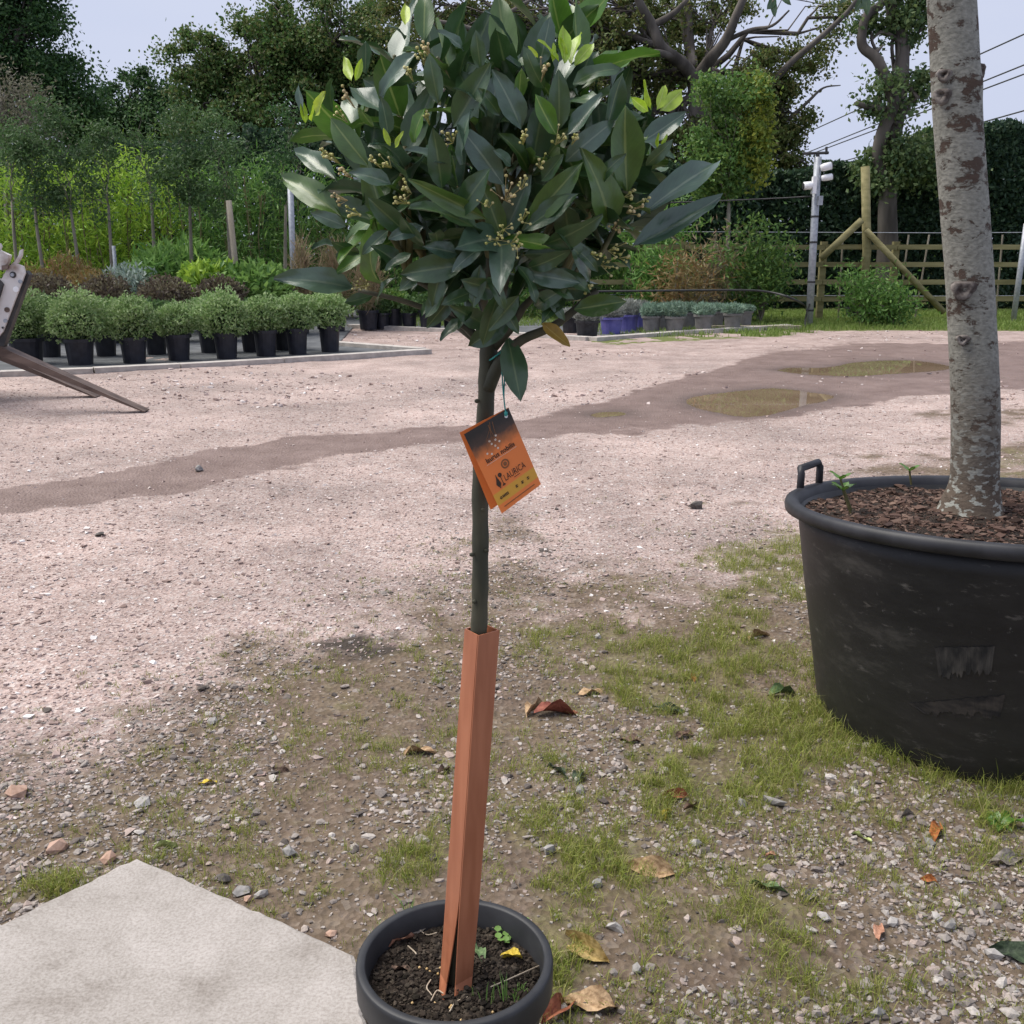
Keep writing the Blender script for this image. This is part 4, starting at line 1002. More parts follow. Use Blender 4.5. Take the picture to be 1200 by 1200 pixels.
def ringz(s_, z_): return np.c_[cen[:2] + (out[:, :2] - cen[:2]) * s_, np.full(n, z_) + rng.normal(0, .0012, n)]
V = np.vstack([ringz(1.0, -0.03), ringz(1.0, 0.022), ringz(0.992, 0.033), np.c_[ringz(0.975, 0)[:, :2], np.full(n, .036)]])
Fq = [(k_ * n + j, k_ * n + (j + 1) % n, (k_ + 1) * n + (j + 1) % n, (k_ + 1) * n + j) for k_ in range(3) for j in range(n)] + [tuple(3 * n + j for j in range(n))]
setp(build('paving_slab', V, Fq, slm), 'worn pale concrete paving slab with chipped edges at bottom left', 'paving slab')

# ------------------------------------------------------------------ big potted tree
bpm, t, b, o = newmat('scuffed_black_plastic')
tcn = N(t, 'ShaderNodeTexCoord'); mpn = N(t, 'ShaderNodeMapping'); mpn.inputs['Scale'].default_value = (1, 1, 3.0)
t.links.new(tcn.outputs['Object'], mpn.inputs['Vector'])
n1 = N(t, 'ShaderNodeTexNoise', Scale=4.0, Detail=8.0, Roughness=0.7); n2 = N(t, 'ShaderNodeTexNoise', Scale=55.0, Detail=4.0); n3 = N(t, 'ShaderNodeTexNoise', Scale=14.0, Detail=6.0, Roughness=0.75)
t.links.new(mpn.outputs['Vector'], n1.inputs['Vector']); t.links.new(tcn.outputs['Object'], n2.inputs['Vector']); t.links.new(mpn.outputs['Vector'], n3.inputs['Vector'])
ra = ramp(t, [(0.42, (0.005, 0.005, 0.006)), (0.57, (0.011, 0.011, 0.0115)), (0.72, (0.05, 0.047, 0.043))]); t.links.new(n1.outputs['Fac'], ra.inputs['Fac'])
rb_ = ramp(t, [(0.6, (0, 0, 0)), (0.76, (1, 1, 1))]); t.links.new(n3.outputs['Fac'], rb_.inputs['Fac'])
c = mixc(t, rb_.outputs['Color'], ra.outputs['Color'], (0.12, 0.11, 0.1))
rc = ramp(t, [(0.69, (0, 0, 0)), (0.8, (0.7, 0.7, 0.7))]); t.links.new(n2.outputs['Fac'], rc.inputs['Fac'])
c = mixc(t, rc.outputs['Color'], c, (0.16, 0.155, 0.15))
sz = N(t, 'ShaderNodeSeparateXYZ'); t.links.new(tcn.outputs['Object'], sz.inputs['Vector'])
dz = N(t, 'ShaderNodeMapRange'); dz.inputs['From Min'].default_value = 0.38; dz.inputs['From Max'].default_value = 0.0; dz.inputs['To Max'].default_value = 0.4; t.links.new(sz.outputs['Z'], dz.inputs['Value'])
dm = N(t, 'ShaderNodeMath', operation='MULTIPLY'); t.links.new(dz.outputs['Result'], dm.inputs[0]); t.links.new(n3.outputs['Fac'], dm.inputs[1])
c = mixc(t, dm.outputs[0], c, (0.085, 0.08, 0.073))
t.links.new(c, b.inputs['Base Color']); b.inputs['Roughness'].default_value = 0.5
bump(t, b, n1.outputs['Fac'], 0.15, 0.01)
soilm, t, b, o = newmat('compost')
tcn = N(t, 'ShaderNodeTexCoord'); v = N(t, 'ShaderNodeTexVoronoi', Scale=160.0); n1 = N(t, 'ShaderNodeTexNoise', Scale=40.0, Detail=6.0)
for n_ in (v, n1): t.links.new(tcn.outputs['Object'], n_.inputs['Vector'])
ra = ramp(t, [(0.3, (0.012, 0.009, 0.007)), (0.6, (0.04, 0.03, 0.023)), (0.75, (0.09, 0.07, 0.055))]); t.links.new(n1.outputs['Fac'], ra.inputs['Fac'])
t.links.new(ra.outputs['Color'], b.inputs['Base Color']); b.inputs['Roughness'].default_value = 0.95; b.inputs['Specular IOR Level'].default_value = 0.2
hm = N(t, 'ShaderNodeMath', operation='ADD'); t.links.new(n1.outputs['Fac'], hm.inputs[0]); t.links.new(v.outputs['Distance'], hm.inputs[1]); bump(t, b, hm.outputs[0], 0.8, 0.01)
chipm = leafmat('bark_chip', [(0.03, 0.018, 0.013), (0.065, 0.038, 0.028), (0.1, 0.06, 0.046), (0.18, 0.12, 0.09), (0.045, 0.028, 0.024)], 0, 0.9, 0.2)
crumbm = leafmat('compost_crumb', [(0.012, 0.009, 0.007), (0.03, 0.022, 0.016), (0.06, 0.045, 0.033), (0.02, 0.016, 0.011), (0.1, 0.08, 0.06)], 0, 0.9, 0.2)

TR = 0.07                                                   # rim sags away from the viewer
def shear(V, z0):
    V = np.array(V, float); V[:, 2] -= TR * (V[:, 1] - BPOT[1]) * np.clip(V[:, 2] / z0, 0, 1.2) ** 2
    return V
zr = 0.555
bt = thing('potted_tree', BPOT, 'tall tree with pale scarred trunk in huge black plastic tub', 'potted tree')
V, Fq = lathe([(0.001, 0.01), (0.40, 0.01), (0.415, 0.0), (0.425, 0.02), (0.448, 0.16), (0.475, 0.32), (0.499, 0.48), (0.505, 0.525), (0.493, 0.525), (0.478, 0.40), (0.001, 0.40)], 72)
build('tub', shear(V + BPOT, zr), Fq, bpm, bt, True)
V, Fq = lathe([(0.5052, 0.520), (0.528, 0.520), (0.537, 0.524), (0.539, 0.537), (0.536, 0.547), (0.528, 0.552), (0.514, 0.551), (0.505, 0.545), (0.498, 0.53), (0.492, 0.505)], 72)
build('rim', shear(V + BPOT, zr), Fq, MAT['black_plastic'], bt, True)
# soil mound
nr_, nt_ = 16, 72
V = [[0, 0, 0]]; 
for i in range(1, nr_ + 1):
    for j in range(nt_):
        r_ = 0.495 * i / nr_; a = j * 2 * math.pi / nt_; V.append([r_ * math.cos(a), r_ * math.sin(a), 0])
V = np.array(V); V[:, 2] = 0.515 + (fbm(V[:, 0] * 9 + 50, V[:, 1] * 9 + 50, 3) - .5) * .035 + .02 * (1 - np.hypot(V[:, 0], V[:, 1]) / .47)
Fq = [(0, 1 + j, 1 + (j + 1) % nt_) for j in range(nt_)] + [(1 + i * nt_ + j, 1 + (i + 1) * nt_ + j, 1 + (i + 1) * nt_ + (j + 1) % nt_, 1 + i * nt_ + (j + 1) % nt_) for i in range(nr_ - 1) for j in range(nt_)]
build('soil', shear(V + BPOT, zr), Fq, soilm, bt, True)
def soil_z(x, y):
    lx, ly = x - BPOT[0], y - BPOT[1]
    z = 0.515 + (fbm(lx * 9 + 50, ly * 9 + 50, 3) - .5) * .035 + .02 * (1 - np.hypot(lx, ly) / .47)
    return z - TR * ly * np.clip(z / zr, 0, 1.2) ** 2
n = 9000
a = rng.uniform(0, 6.283, n); r_ = 0.485 * np.sqrt(rng.uniform(0, 1, n)); x = BPOT[0] + r_ * np.cos(a); y = BPOT[1] + r_ * np.sin(a)
V, Fa = stones(np.stack([x, y, soil_z(x, y)], 1), np.clip(np.exp(rng.normal(math.log(.0075), .6, n)), .003, .03), (.15, .4), .2)
o_ = build('bark_mulch', V, Fa, chipm, bt); o_['kind'] = 'stuff'
# handles on the rim
for ang in (math.radians(140), math.radians(-40)):
    c_ = BPOT + np.array([.522 * math.cos(ang), .522 * math.sin(ang), 0.0]); c_ = c_ + np.array([0, 0, .545 - TR * (c_[1] - BPOT[1])])
    tg = np.array([-math.sin(ang), math.cos(ang), 0]); zz = np.array([0, 0, 1.0]); oo = np.array([math.cos(ang), math.sin(ang), 0])
    MB().tube([c_ - tg * .062 - zz * .03, c_ - tg * .06 + zz * .05, c_ - tg * .056 + zz * .062 + oo * .005, c_ + tg * .056 + zz * .062 + oo * .005, c_ + tg * .06 + zz * .05, c_ + tg * .062 - zz * .03], .0105, 8).build('handle', MAT['black_plastic'], bt, True)
# torn label and clay streaks on the front of the tub
def patch(pp, m, nm, off=0.0025):
    V = []
    for (a, y_) in pp:
        d = ray(a, y_); o0 = np.array([0, 0, H])
        tt = np.linspace(1.5, 4, 1200)[:, None]; q = o0 + d * tt
        rr_ = np.hypot(q[:, 0] - BPOT[0], q[:, 1] - BPOT[1]); rad = np.interp(q[:, 2], [0, .16, .32, .48], [.418, .443, .462, .478])
        i = np.argmax(rr_ < rad + off); V.append(q[i])
    return build(nm, np.array(V), [tuple(range(len(pp)))], m, bt)
labm = plain('label_residue', (0.01, 0.01, 0.01), (0.055, 0.05, 0.044), 22, 0.8, 0.2, 0.002, stretch=(2.5, 2.5, 0.8), lo=.38, hi=.68)
claym = plain('clay_smear', (0.012, 0.011, 0.011), (0.05, 0.042, 0.035), 20, 0.9, 0.2, 0.002, stretch=(1, 1, 3))
def strip_patch(top, bot, m, nm):
    """thin residue following the tub wall, ragged lower edge"""
    k_ = 34; pts_t = [(top[0][0] + (top[1][0] - top[0][0]) * i / k_, top[0][1] + (top[1][1] - top[0][1]) * i / k_ + rng.uniform(0, 1.5)) for i in range(k_ + 1)]
    pts_b = [(bot[0][0] + (bot[1][0] - bot[0][0]) * i / k_, bot[0][1] + (bot[1][1] - bot[0][1]) * i / k_ + rng.uniform(-9, 2) * math.sin(math.pi * min(1, max(0, .15 + .7 * i / k_)))) for i in range(k_ + 1)]
    V = []
    for (a, y_) in pts_t + pts_b:
        d = ray(a, y_); o0 = np.array([0, 0, H]); tt = np.linspace(1.5, 4, 2500)[:, None]; q = o0 + d * tt
        rr_ = np.hypot(q[:, 0] - BPOT[0], q[:, 1] - BPOT[1]); rad = np.interp(q[:, 2] + TR * (q[:, 1] - BPOT[1]) * np.clip(q[:, 2] / zr, 0, 1) ** 2, [0, .02, .16, .32, .48], [.415, .425, .448, .475, .499])
        i = np.argmax(rr_ < rad + .002); V.append(q[i])
    build(nm, np.array(V), [(i, i + 1, k_ + 2 + i, k_ + 1 + i) for i in range(k_)], m, bt)
strip_patch([(1095, 758), (1166, 757)], [(1100, 795), (1162, 790)], labm, 'label_residue')
strip_patch([(1065, 824), (1178, 814)], [(1080, 838), (1172, 842)], claym, 'clay_smear')
# trunk
trm, t, b, o = newmat('scarred_bark')
tcn = N(t, 'ShaderNodeTexCoord'); mpn = N(t, 'ShaderNodeMapping'); mpn.inputs['Scale'].default_value = (1, 1, 1.7)
t.links.new(tcn.outputs['Object'], mpn.inputs['Vector'])
n1 = N(t, 'ShaderNodeTexNoise', Scale=15.0, Detail=8.0, Roughness=0.7, Distortion=0.25); n2 = N(t, 'ShaderNodeTexNoise', Scale=90.0, Detail=4.0); n3 = N(t, 'ShaderNodeTexNoise', Scale=48.0, Detail=4.0)
for n_, src in ((n1, mpn.outputs['Vector']), (n2, mpn.outputs['Vector']), (n3, mpn.outputs['Vector'])): t.links.new(src, n_.inputs['Vector'])
rn = ramp(t, [(0.3, (0.16, 0.155, 0.13)), (0.7, (0.285, 0.275, 0.235))]); t.links.new(n2.outputs['Fac'], rn.inputs['Fac'])
rs = ramp(t, [(0.545, (0, 0, 0)), (0.585, (1, 1, 1))]); t.links.new(n1.outputs['Fac'], rs.inputs['Fac'])
c = mixc(t, rs.outputs['Color'], rn.outputs['Color'], (0.075, 0.052, 0.04))
sz = N(t, 'ShaderNodeSeparateXYZ'); t.links.new(tcn.outputs['Object'], sz.inputs['Vector'])
mr = N(t, 'ShaderNodeMapRange'); mr.inputs['From Min'].default_value = 0.58; mr.inputs['From Max'].default_value = 0.95; mr.inputs['To Min'].default_value = 1; mr.inputs['To Max'].default_value = 0
t.links.new(sz.outputs['Z'], mr.inputs['Value'])
low = mixc(t, mr.outputs['Result'], c, (0.11, 0.085, 0.065))
rl = ramp(t, [(0.53, (0, 0, 0)), (0.57, (1, 1, 1))]); t.links.new(n3.outputs['Fac'], rl.inputs['Fac'])
mm = N(t, 'ShaderNodeMath', operation='MULTIPLY'); t.links.new(rl.outputs['Color'], mm.inputs[0]); t.links.new(mr.outputs['Result'], mm.inputs[1])
c = mixc(t, mm.outputs[0], low, (0.3, 0.3, 0.265))
t.links.new(c, b.inputs['Base Color']); b.inputs['Roughness'].default_value = 0.9; b.inputs['Specular IOR Level'].default_value = 0.2
inv = N(t, 'ShaderNodeMath', operation='SUBTRACT'); inv.inputs[0].default_value = 1; t.links.new(rs.outputs['Color'], inv.inputs[1])
hm = N(t, 'ShaderNodeMath', operation='ADD'); t.links.new(inv.outputs[0], hm.inputs[0]); t.links.new(n2.outputs['Fac'], hm.inputs[1]); bump(t, b, hm.outputs[0], 0.6, 0.004)
TD = BPOT[1] + 0.02
ctr = [(1134, 640, 56), (1136, 615, 45), (1138, 592, 33), (1142, 560, 25.5), (1143, 480, 25.5), (1137, 340, 24.5), (1129, 230, 24.5), (1122, 130, 24.5), (1115, 0, 23.5), (1105, -150, 22.5), (1095, -330, 21), (1085, -520, 19)]
pth = np.array([P(a, y_, TD) for a, y_, r_ in ctr]); rad = np.array([r_ for *_, r_ in ctr]) * np.array([np.linalg.norm(p_ - [0, 0, H]) for p_ in pth]) / F * 0.97
pth[0] = pth[0] - [0, 0, .03]
pp_ = spline(pth, 12); rr_ = np.interp(np.linspace(0, len(ctr) - 1, len(pp_)), range(len(ctr)), rad)
nseg = 40
V, Fq = tube(pp_, rr_, nseg); V = V.reshape(-1, nseg, 3)
ax = pp_[:, None, :]; az = np.arange(nseg) * 2 * math.pi / nseg
rel = V - ax
ang = np.arctan2(rel[..., 1], rel[..., 0])
k_ = 1 + 0.05 * (fbm(ang * 1.6 + 9, V[..., 2] * 7, 4) - .5) + np.exp(-np.clip(V[..., 2] - .5, 0, 9) / .05) * .0 * np.maximum(np.sin(ang * 3 + 1.2), 0)
# swellings round the old branch scars
for a_, y_, amp, sg in ((1100, 108, .2, .022), (1150, 96, .16, .022), (1100, 85, .12, .02), (1130, 340, .18, .02), (1128, 395, .07, .015)):
    q = P(a_, y_, TD - .05)
    dd = np.linalg.norm(V - q, axis=2); k_ = k_ + amp * np.exp(-(dd / (sg * 1.3)) ** 2)
V = ax + rel * k_[..., None]
trunk = build('trunk', V.reshape(-1, 3), Fq, trm, bt, True)
knotm = plain('knot_bark', (0.05, 0.036, 0.03), (0.24, 0.21, 0.185), 45, 0.9, 0.8, 0.006)
for a_, y_, r_ in ((1129, 340, .026), (1147, 113, .024), (1104, 112, .02), (1128, 398, .014), (1150, 83, .018), (1106, 88, .016)):
    off = (a_ - np.interp(y_, [0, 130, 340, 480], [1115, 1122, 1137, 1143])) / F * 2.5
    rad_ = np.interp(y_, [0, 480], [.049, .054])
    q = P(a_, y_, TD - math.sqrt(max(rad_ ** 2 - off ** 2, .0002)))
    nrm = unit(np.array([off, -math.sqrt(max(rad_ ** 2 - off ** 2, .0004)), 0]))
    mb = MB()
    V, Fq = lathe([(r_ * 1.1, -.012), (r_, 0.002), (r_ * .8, .007), (r_ * .5, .006), (r_ * .3, .001), (.0005, -.002)], 14)
    R = np.array(Vector(nrm).to_track_quat('Z', 'Y').to_matrix())
    V += rng.normal(0, .0012, V.shape); V[:, :2] *= (1 + .15 * np.sin(np.arctan2(V[:, 1], V[:, 0]) * 3))[:, None]; V[:, 1] *= .85
    build('knot', V @ R.T + q, Fq, knotm, trunk, True)
# limbs and crown, mostly above the frame
tip = pp_[-1]; mb = MB(); cc = []
for _ in range(9):
    a = rng.uniform(0, 6.283); st_ = pp_[rng.integers(len(pp_) - 14, len(pp_) - 1)]
    e = st_ + np.array([math.cos(a) * rng.uniform(.4, .8), math.sin(a) * rng.uniform(.4, .8), rng.uniform(.5, 1.1)])
    q = branch_path(st_, e, .12, 5); mb.tube(q, np.linspace(.02, .006, 5), 6); cc += [q[2], q[3], q[4]]
mb.build('limb', MAT['bark_grey'], bt, True)
cc = np.array(cc); pts = np.repeat(cc, 45, 0); pts = pts + rng.normal(size=pts.shape) * .13
V, Fa = leaf_cloud(pts, .08, .04); build('crown', V, Fa, LM['oak_mid'], bt)

def hang_twig(pts, leaves):
    q = spline(pts, 4); MB().tube(q, np.linspace(.006, .0015, len(q)), 5).build('twig', MAT['bark_grey'], bt, True)
    HANG.append(leaves)
HANG = []
hang_twig([P(1104, -150, TD), P(1060, -90, TD - .15), P(1030, -20, TD - .2), P(1012, -8, TD - .2)], [(1012, -10, 1018, 14, 10), (1018, -14, 1006, 10, 9), (1035, -20, 1048, 4, 10), (1005, -18, 985, 2, 8)])
hang_twig([P(1060, -90, TD - .15), P(980, -60, TD - .25), P(920, -15, TD - .3), P(905, 2, TD - .3)], [(908, -4, 898, 12, 6), (915, -8, 925, 4, 6), (904, 0, 909, 16, 4)])
# ------------------------------------------------------------------ bay tree in the small pot
def leaf_mesh(name, m, width=0.34, arch=0.12, fold=0.1, wave=0.02, twist=0.0, nl=6, seed=0):
    """lanceolate leaf along +Y, unit length, normal +Z"""
    q = np.random.default_rng(seed); V = []; UV = []
    ph = q.uniform(0, 6.28)
    for i in range(nl + 1):
        t_ = i / nl
        w_ = width * 0.5 * (math.sin(math.pi * min(1, t_ ** 0.9)) ** 0.68 if 0 < t_ < 1 else 0.0)
        if i == 0: w_ = width * 0.04
        if i == nl: w_ = 0.004
        for j in range(-2, 3):
            u_ = j / 2
            x = u_ * w_; z = -arch * (t_ - .3) ** 2 + abs(u_) * w_ * fold * 2 + wave * math.sin(ph + t_ * 9 + j) * abs(u_)
            a_ = twist * t_; V.append((x * math.cos(a_) - z * math.sin(a_) * .3, t_, z + x * math.sin(a_))); UV.append((0.5 + u_ / 2, t_))
    Fq = np.array([(i * 5 + j, i * 5 + j + 1, (i + 1) * 5 + j + 1, (i + 1) * 5 + j) for i in range(nl) for j in range(4)])
    return mesh_data(name, np.array(V), Fq, m, True, np.array(UV))
def bayleafmat(name, c1, c2, rib, rough=0.32, transl=0.12, spec=0.8):
    m, t, b, o = newmat(name)
    u = N(t, 'ShaderNodeUVMap'); s_ = N(t, 'ShaderNodeSeparateXYZ'); t.links.new(u.outputs['UV'], s_.inputs['Vector'])
    d = N(t, 'ShaderNodeMath', operation='SUBTRACT'); t.links.new(s_.outputs['X'], d.inputs[0]); d.inputs[1].default_value = .5
    ab = N(t, 'ShaderNodeMath', operation='ABSOLUTE'); t.links.new(d.outputs[0], ab.inputs[0])
    rr_ = N(t, 'ShaderNodeMapRange'); rr_.inputs['From Min'].default_value = .02; rr_.inputs['From Max'].default_value = .05; rr_.inputs['To Min'].default_value = 1; rr_.inputs['To Max'].default_value = 0
    t.links.new(ab.outputs[0], rr_.inputs['Value'])
    # side veins
    v1_ = N(t, 'ShaderNodeMath', operation='MULTIPLY_ADD'); t.links.new(ab.outputs[0], v1_.inputs[0]); v1_.inputs[1].default_value = -0.55; t.links.new(s_.outputs['Y'], v1_.inputs[2])
    v2_ = N(t, 'ShaderNodeMath', operation='MULTIPLY'); t.links.new(v1_.outputs[0], v2_.inputs[0]); v2_.inputs[1].default_value = 75
    v3_ = N(t, 'ShaderNodeMath', operation='SINE'); t.links.new(v2_.outputs[0], v3_.inputs[0])
    v4_ = N(t, 'ShaderNodeMapRange'); v4_.inputs['From Min'].default_value = .85; v4_.inputs['From Max'].default_value = 1.0; v4_.inputs['To Max'].default_value = .1; t.links.new(v3_.outputs[0], v4_.inputs['Value'])
    oi = N(t, 'ShaderNodeObjectInfo')
    rc_ = ramp(t, [(0, c1), (1, c2)]); t.links.new(oi.outputs['Random'], rc_.inputs['Fac'])
    tcn = N(t, 'ShaderNodeTexCoord'); nz_ = N(t, 'ShaderNodeTexNoise', Scale=5.0, Detail=3.0); t.links.new(tcn.outputs['Object'], nz_.inputs['Vector'])
    rq = ramp(t, [(0.3, (.8, .8, .8)), (.7, (1.15, 1.15, 1.1))]); t.links.new(nz_.outputs['Fac'], rq.inputs['Fac'])
    c = mixc(t, 1.0, rc_.outputs['Color'], rq.outputs['Color'], 'MULTIPLY')
    c = mixc(t, v4_.outputs['Result'], c, rib); c = mixc(t, rr_.outputs['Result'], c, rib)
    t.links.new(c, b.inputs['Base Color']); b.inputs['Roughness'].default_value = rough; b.inputs['Specular IOR Level'].default_value = spec
    tr = N(t, 'ShaderNodeBsdfTranslucent'); ms = N(t, 'ShaderNodeMixShader'); ms.inputs['Fac'].default_value = transl
    t.links.new(c, tr.inputs['Color']); t.links.new(b.outputs['BSDF'], ms.inputs[1]); t.links.new(tr.outputs['BSDF'], ms.inputs[2]); t.links.new(ms.outputs['Shader'], o.inputs['Surface'])
    bump(t, b, v3_.outputs[0], 0.02, 0.01)
    return m
BM = {'d': bayleafmat('bay_leaf_dark', (0.03, 0.075, 0.024), (0.055, 0.11, 0.036), (0.11, 0.16, 0.06)),
      'b': bayleafmat('bay_leaf_sky_sheen', (0.05, 0.1, 0.062), (0.085, 0.14, 0.092), (0.15, 0.2, 0.13), 0.28),  # bluish sheen of the sky put into the leaf colour
      'g': bayleafmat('bay_leaf_green', (0.05, 0.115, 0.02), (0.085, 0.155, 0.03), (0.18, 0.24, 0.07), 0.36, 0.2),
      'l': bayleafmat('bay_leaf_young', (0.32, 0.5, 0.03), (0.5, 0.62, 0.05), (0.5, 0.6, 0.12), 0.4, 0.35),
      'm': bayleafmat('bay_leaf_fresh', (0.07, 0.17, 0.02), (0.1, 0.22, 0.03), (0.25, 0.35, 0.08), 0.36, 0.25),
      'y': bayleafmat('bay_leaf_yellowed', (0.32, 0.2, 0.03), (0.42, 0.26, 0.04), (0.5, 0.36, 0.1), 0.5, 0.2)}
BLM = {k_: [leaf_mesh('bay_leaf', BM[k_], wd, ar, fo, wv, tw_, 6, i) for i, (wd, ar, fo, wv, tw_) in enumerate(((.34, .15, .16, .04, 0.1), (.36, .3, .2, .05, .3), (.31, .5, .15, .05, -.35), (.34, -.15, .28, .04, .2)))] for k_ in BM}
root = np.array([SPOT[0], SPOT[1], 0.0])
bay = thing('potted_bay_tree', root, 'lollipop bay tree with glossy leaves in round grey-black pot', 'bay tree')
potm = plain('grey_black_pot', (0.018, 0.0185, 0.02), (0.042, 0.043, 0.046), 18, 0.5, 0.08, 0.002, detail=8, lo=.3, hi=.75)
V, Fq = lathe([(0.001, 0.006), (0.095, 0.006), (0.098, 0.0), (0.101, 0.008), (0.1175, 0.188), (0.12, 0.192), (0.129, 0.196), (0.131, 0.2), (0.1315, 0.233), (0.1305, 0.2385), (0.1285, 0.24), (0.1205, 0.24), (0.1185, 0.238), (0.115, 0.195), (0.11, 0.16), (0.001, 0.16)], 72)
build('pot', V + root, Fq, potm, bay, True)
V = [[0, 0, 0]]; nr_, nt_ = 14, 56
for i in range(1, nr_ + 1):
    for j in range(nt_):
        r_ = 0.116 * i / nr_; a = j * 2 * math.pi / nt_; V.append([r_ * math.cos(a), r_ * math.sin(a), 0])
V = np.array(V)
def pot_soil(lx, ly): return 0.203 + (fbm(lx * 40 + 20, ly * 40 + 20, 2) - .5) * .022
V[:, 2] = pot_soil(V[:, 0], V[:, 1])
Fq = [(0, 1 + j, 1 + (j + 1) % nt_) for j in range(nt_)] + [(1 + i * nt_ + j, 1 + (i + 1) * nt_ + j, 1 + (i + 1) * nt_ + (j + 1) % nt_, 1 + i * nt_ + (j + 1) % nt_) for i in range(nr_ - 1) for j in range(nt_)]
build('soil', V + root, Fq, soilm, bay, True)
n = 5000
a = rng.uniform(0, 6.283, n); r_ = 0.113 * np.sqrt(rng.uniform(0, 1, n)); x = r_ * np.cos(a); y = r_ * np.sin(a)
V, Fa = stones(np.stack([x, y, pot_soil(x, y)], 1) + root, np.clip(np.exp(rng.normal(math.log(.0038), .5, n)), .0015, .011), (.4, .8), .2, True)
o_ = build('compost_crumbs', V, Fa, crumbm, bay); o_['kind'] = 'stuff'
fertm = plain('fertiliser', (.45, .3, .12), (.6, .42, .2), 40, .5, 0)
mb = MB()
for _ in range(16):
    a = rng.uniform(0, 6.283); r_ = .1 * math.sqrt(rng.uniform(0, 1)); x, y = r_ * math.cos(a) + .02, r_ * math.sin(a) * .7 - .02
    mb.add(ICO * .0021 + root + [x, y, pot_soil(x, y) + .003], [tuple(f) for f in ICOF])
mb.build('fertiliser_beads', fertm, bay, True)['kind'] = 'stuff'
def soil_pt(px_, py_):
    q = G(px_, py_, .205); q[2] = float(pot_soil(q[0] - root[0], q[1] - root[1])); return q
# roots and straw on the soil
strawm = plain('straw', (.35, .28, .2), (.5, .42, .32), 30, .8, 0)
for pts_ in ([(575, 1160), (590, 1153), (610, 1146), (633, 1132)], [(505, 1172), (512, 1160), (520, 1165)], [(527, 1185), (534, 1175), (548, 1172)], [(490, 1090), (500, 1095), (512, 1097)], [(478, 1110), (486, 1118), (488, 1122)], [(505, 1150), (500, 1158), (506, 1165)], [(560, 1073), (572, 1080), (578, 1090)]):
    q = spline([soil_pt(*p_) + [0, 0, .004] for p_ in pts_], 4); MB().tube(q, .0009, 5).build('straw', strawm, bay)
# weeds in the pot
for (a, y_), n_, h_ in (((478, 1085), 9, .055), ((447, 1100), 5, .035), ((575, 1172), 3, .05), ((592, 1172), 5, .045), ((560, 1172), 3, .03), ((610, 1160), 14, .012), ((603, 1168), 14, .012)):
    q = soil_pt(a, y_); bs = q + rng.normal(0, .004, (n_, 3)) * [1, 1, 0]
    V, Fa = blades(bs, rng.uniform(.6, 1.2, n_) * h_, .0022, rng.uniform(.1, .7, n_)); build('grass_tuft', V, Fa, LM['fresh'], bay)
wl = mesh_data('weed_leaf', np.array([(0, 0, 0), (-.5, .4, .06), (-.35, .8, .05), (0, 1, 0), (.35, .8, .05), (.5, .4, .06)]) * .011, [(0, 5, 4, 3), (0, 3, 2, 1)], LM['fresh'], True)
for px_, py_ in ((583, 1097), (589, 1094), (594, 1099), (587, 1103), (597, 1106), (600, 1092), (605, 1088), (612, 1086), (598, 1101), (592, 1106), (608, 1090), (585, 1104)):
    q = soil_pt(px_, py_) + [0, 0, .008]; place('weed_leaf', wl, bay, Matrix.Translation(Vector(q)) @ Matrix.Rotation(rng.uniform(0, 6.28), 4, 'Z') @ Matrix.Rotation(.3, 4, 'X'))

# trunk of the bay
BD = 1.20
bkm = plain('bay_bark', (0.04, 0.04, 0.024), (0.1, 0.09, 0.055), 30, 0.7, 0.35, 0.003, stretch=(1, 1, .3))
tpx = [(534, 1172, 8), (540, 1050, 8.5), (550, 900, 9), (558, 780, 9.5), (562, 720, 9.8), (563, 640, 9.8), (563, 560, 9.8), (569, 480, 10), (572, 420, 10.5), (575, 390, 10)]
tp_ = np.array([P(a, y_, BD) for a, y_, r_ in tpx]); rd_ = np.array([r_ for *_, r_ in tpx]) * np.linalg.norm(tp_ - [0, 0, H], axis=1) / F
q = spline(tp_, 6); rq_ = np.interp(np.linspace(0, len(tpx) - 1, len(q)), range(len(tpx)), rd_) * (1 + .05 * np.sin(np.arange(len(q)) * 1.7))
trunk = MB().tube(q, rq_, 14).build('trunk', bkm, bay, True)
for a, y_ in ((556, 705), (566, 597), (559, 470), (570, 645), (553, 650)):
    c_ = P(a, y_, BD - .009); V = ICO * np.array([.0035, .0025, .003]) + c_; build('bud_scar', V, ICOF, bkm, trunk, True)
CC = P(588, 205, BD + .03); CR = np.array([.218, .2, .195])
fork = P(575, 395, BD); fork2 = P(575, 412, BD)
def surf(px_, py_, k_=1.0):
    """front surface of the crown ellipsoid along a photo pixel, else its silhouette depth"""
    d = ray(px_, py_) / CR; o0 = (np.array([0, 0, H]) - CC) / CR
    A, B_, C_ = d.dot(d), 2 * d.dot(o0), o0.dot(o0) - k_ ** 2
    disc = B_ * B_ - 4 * A * C_
    tt = (-B_ - math.sqrt(disc)) / (2 * A) if disc > 0 else -B_ / (2 * A)
    return np.array([0, 0, H]) + ray(px_, py_) * tt
nleaf = 0
def leafmat4(b_, tip, nrm, wk=1.0):
    b_ = Vector(b_); tip = Vector(tip); yv = tip - b_; L = yv.length; yv.normalize()
    nv = Vector(nrm); nv = nv - yv * nv.dot(yv)
    if nv.length < 1e-4: nv = Vector((0, 0, 1)) - yv * yv.z
    nv.normalize(); xv = yv.cross(nv)
    M = Matrix(((xv.x, yv.x, nv.x), (xv.y, yv.y, nv.y), (xv.z, yv.z, nv.z))).to_4x4() @ Matrix.Diagonal((L * wk, L, L, 1))
    return Matrix.Translation(b_) @ M
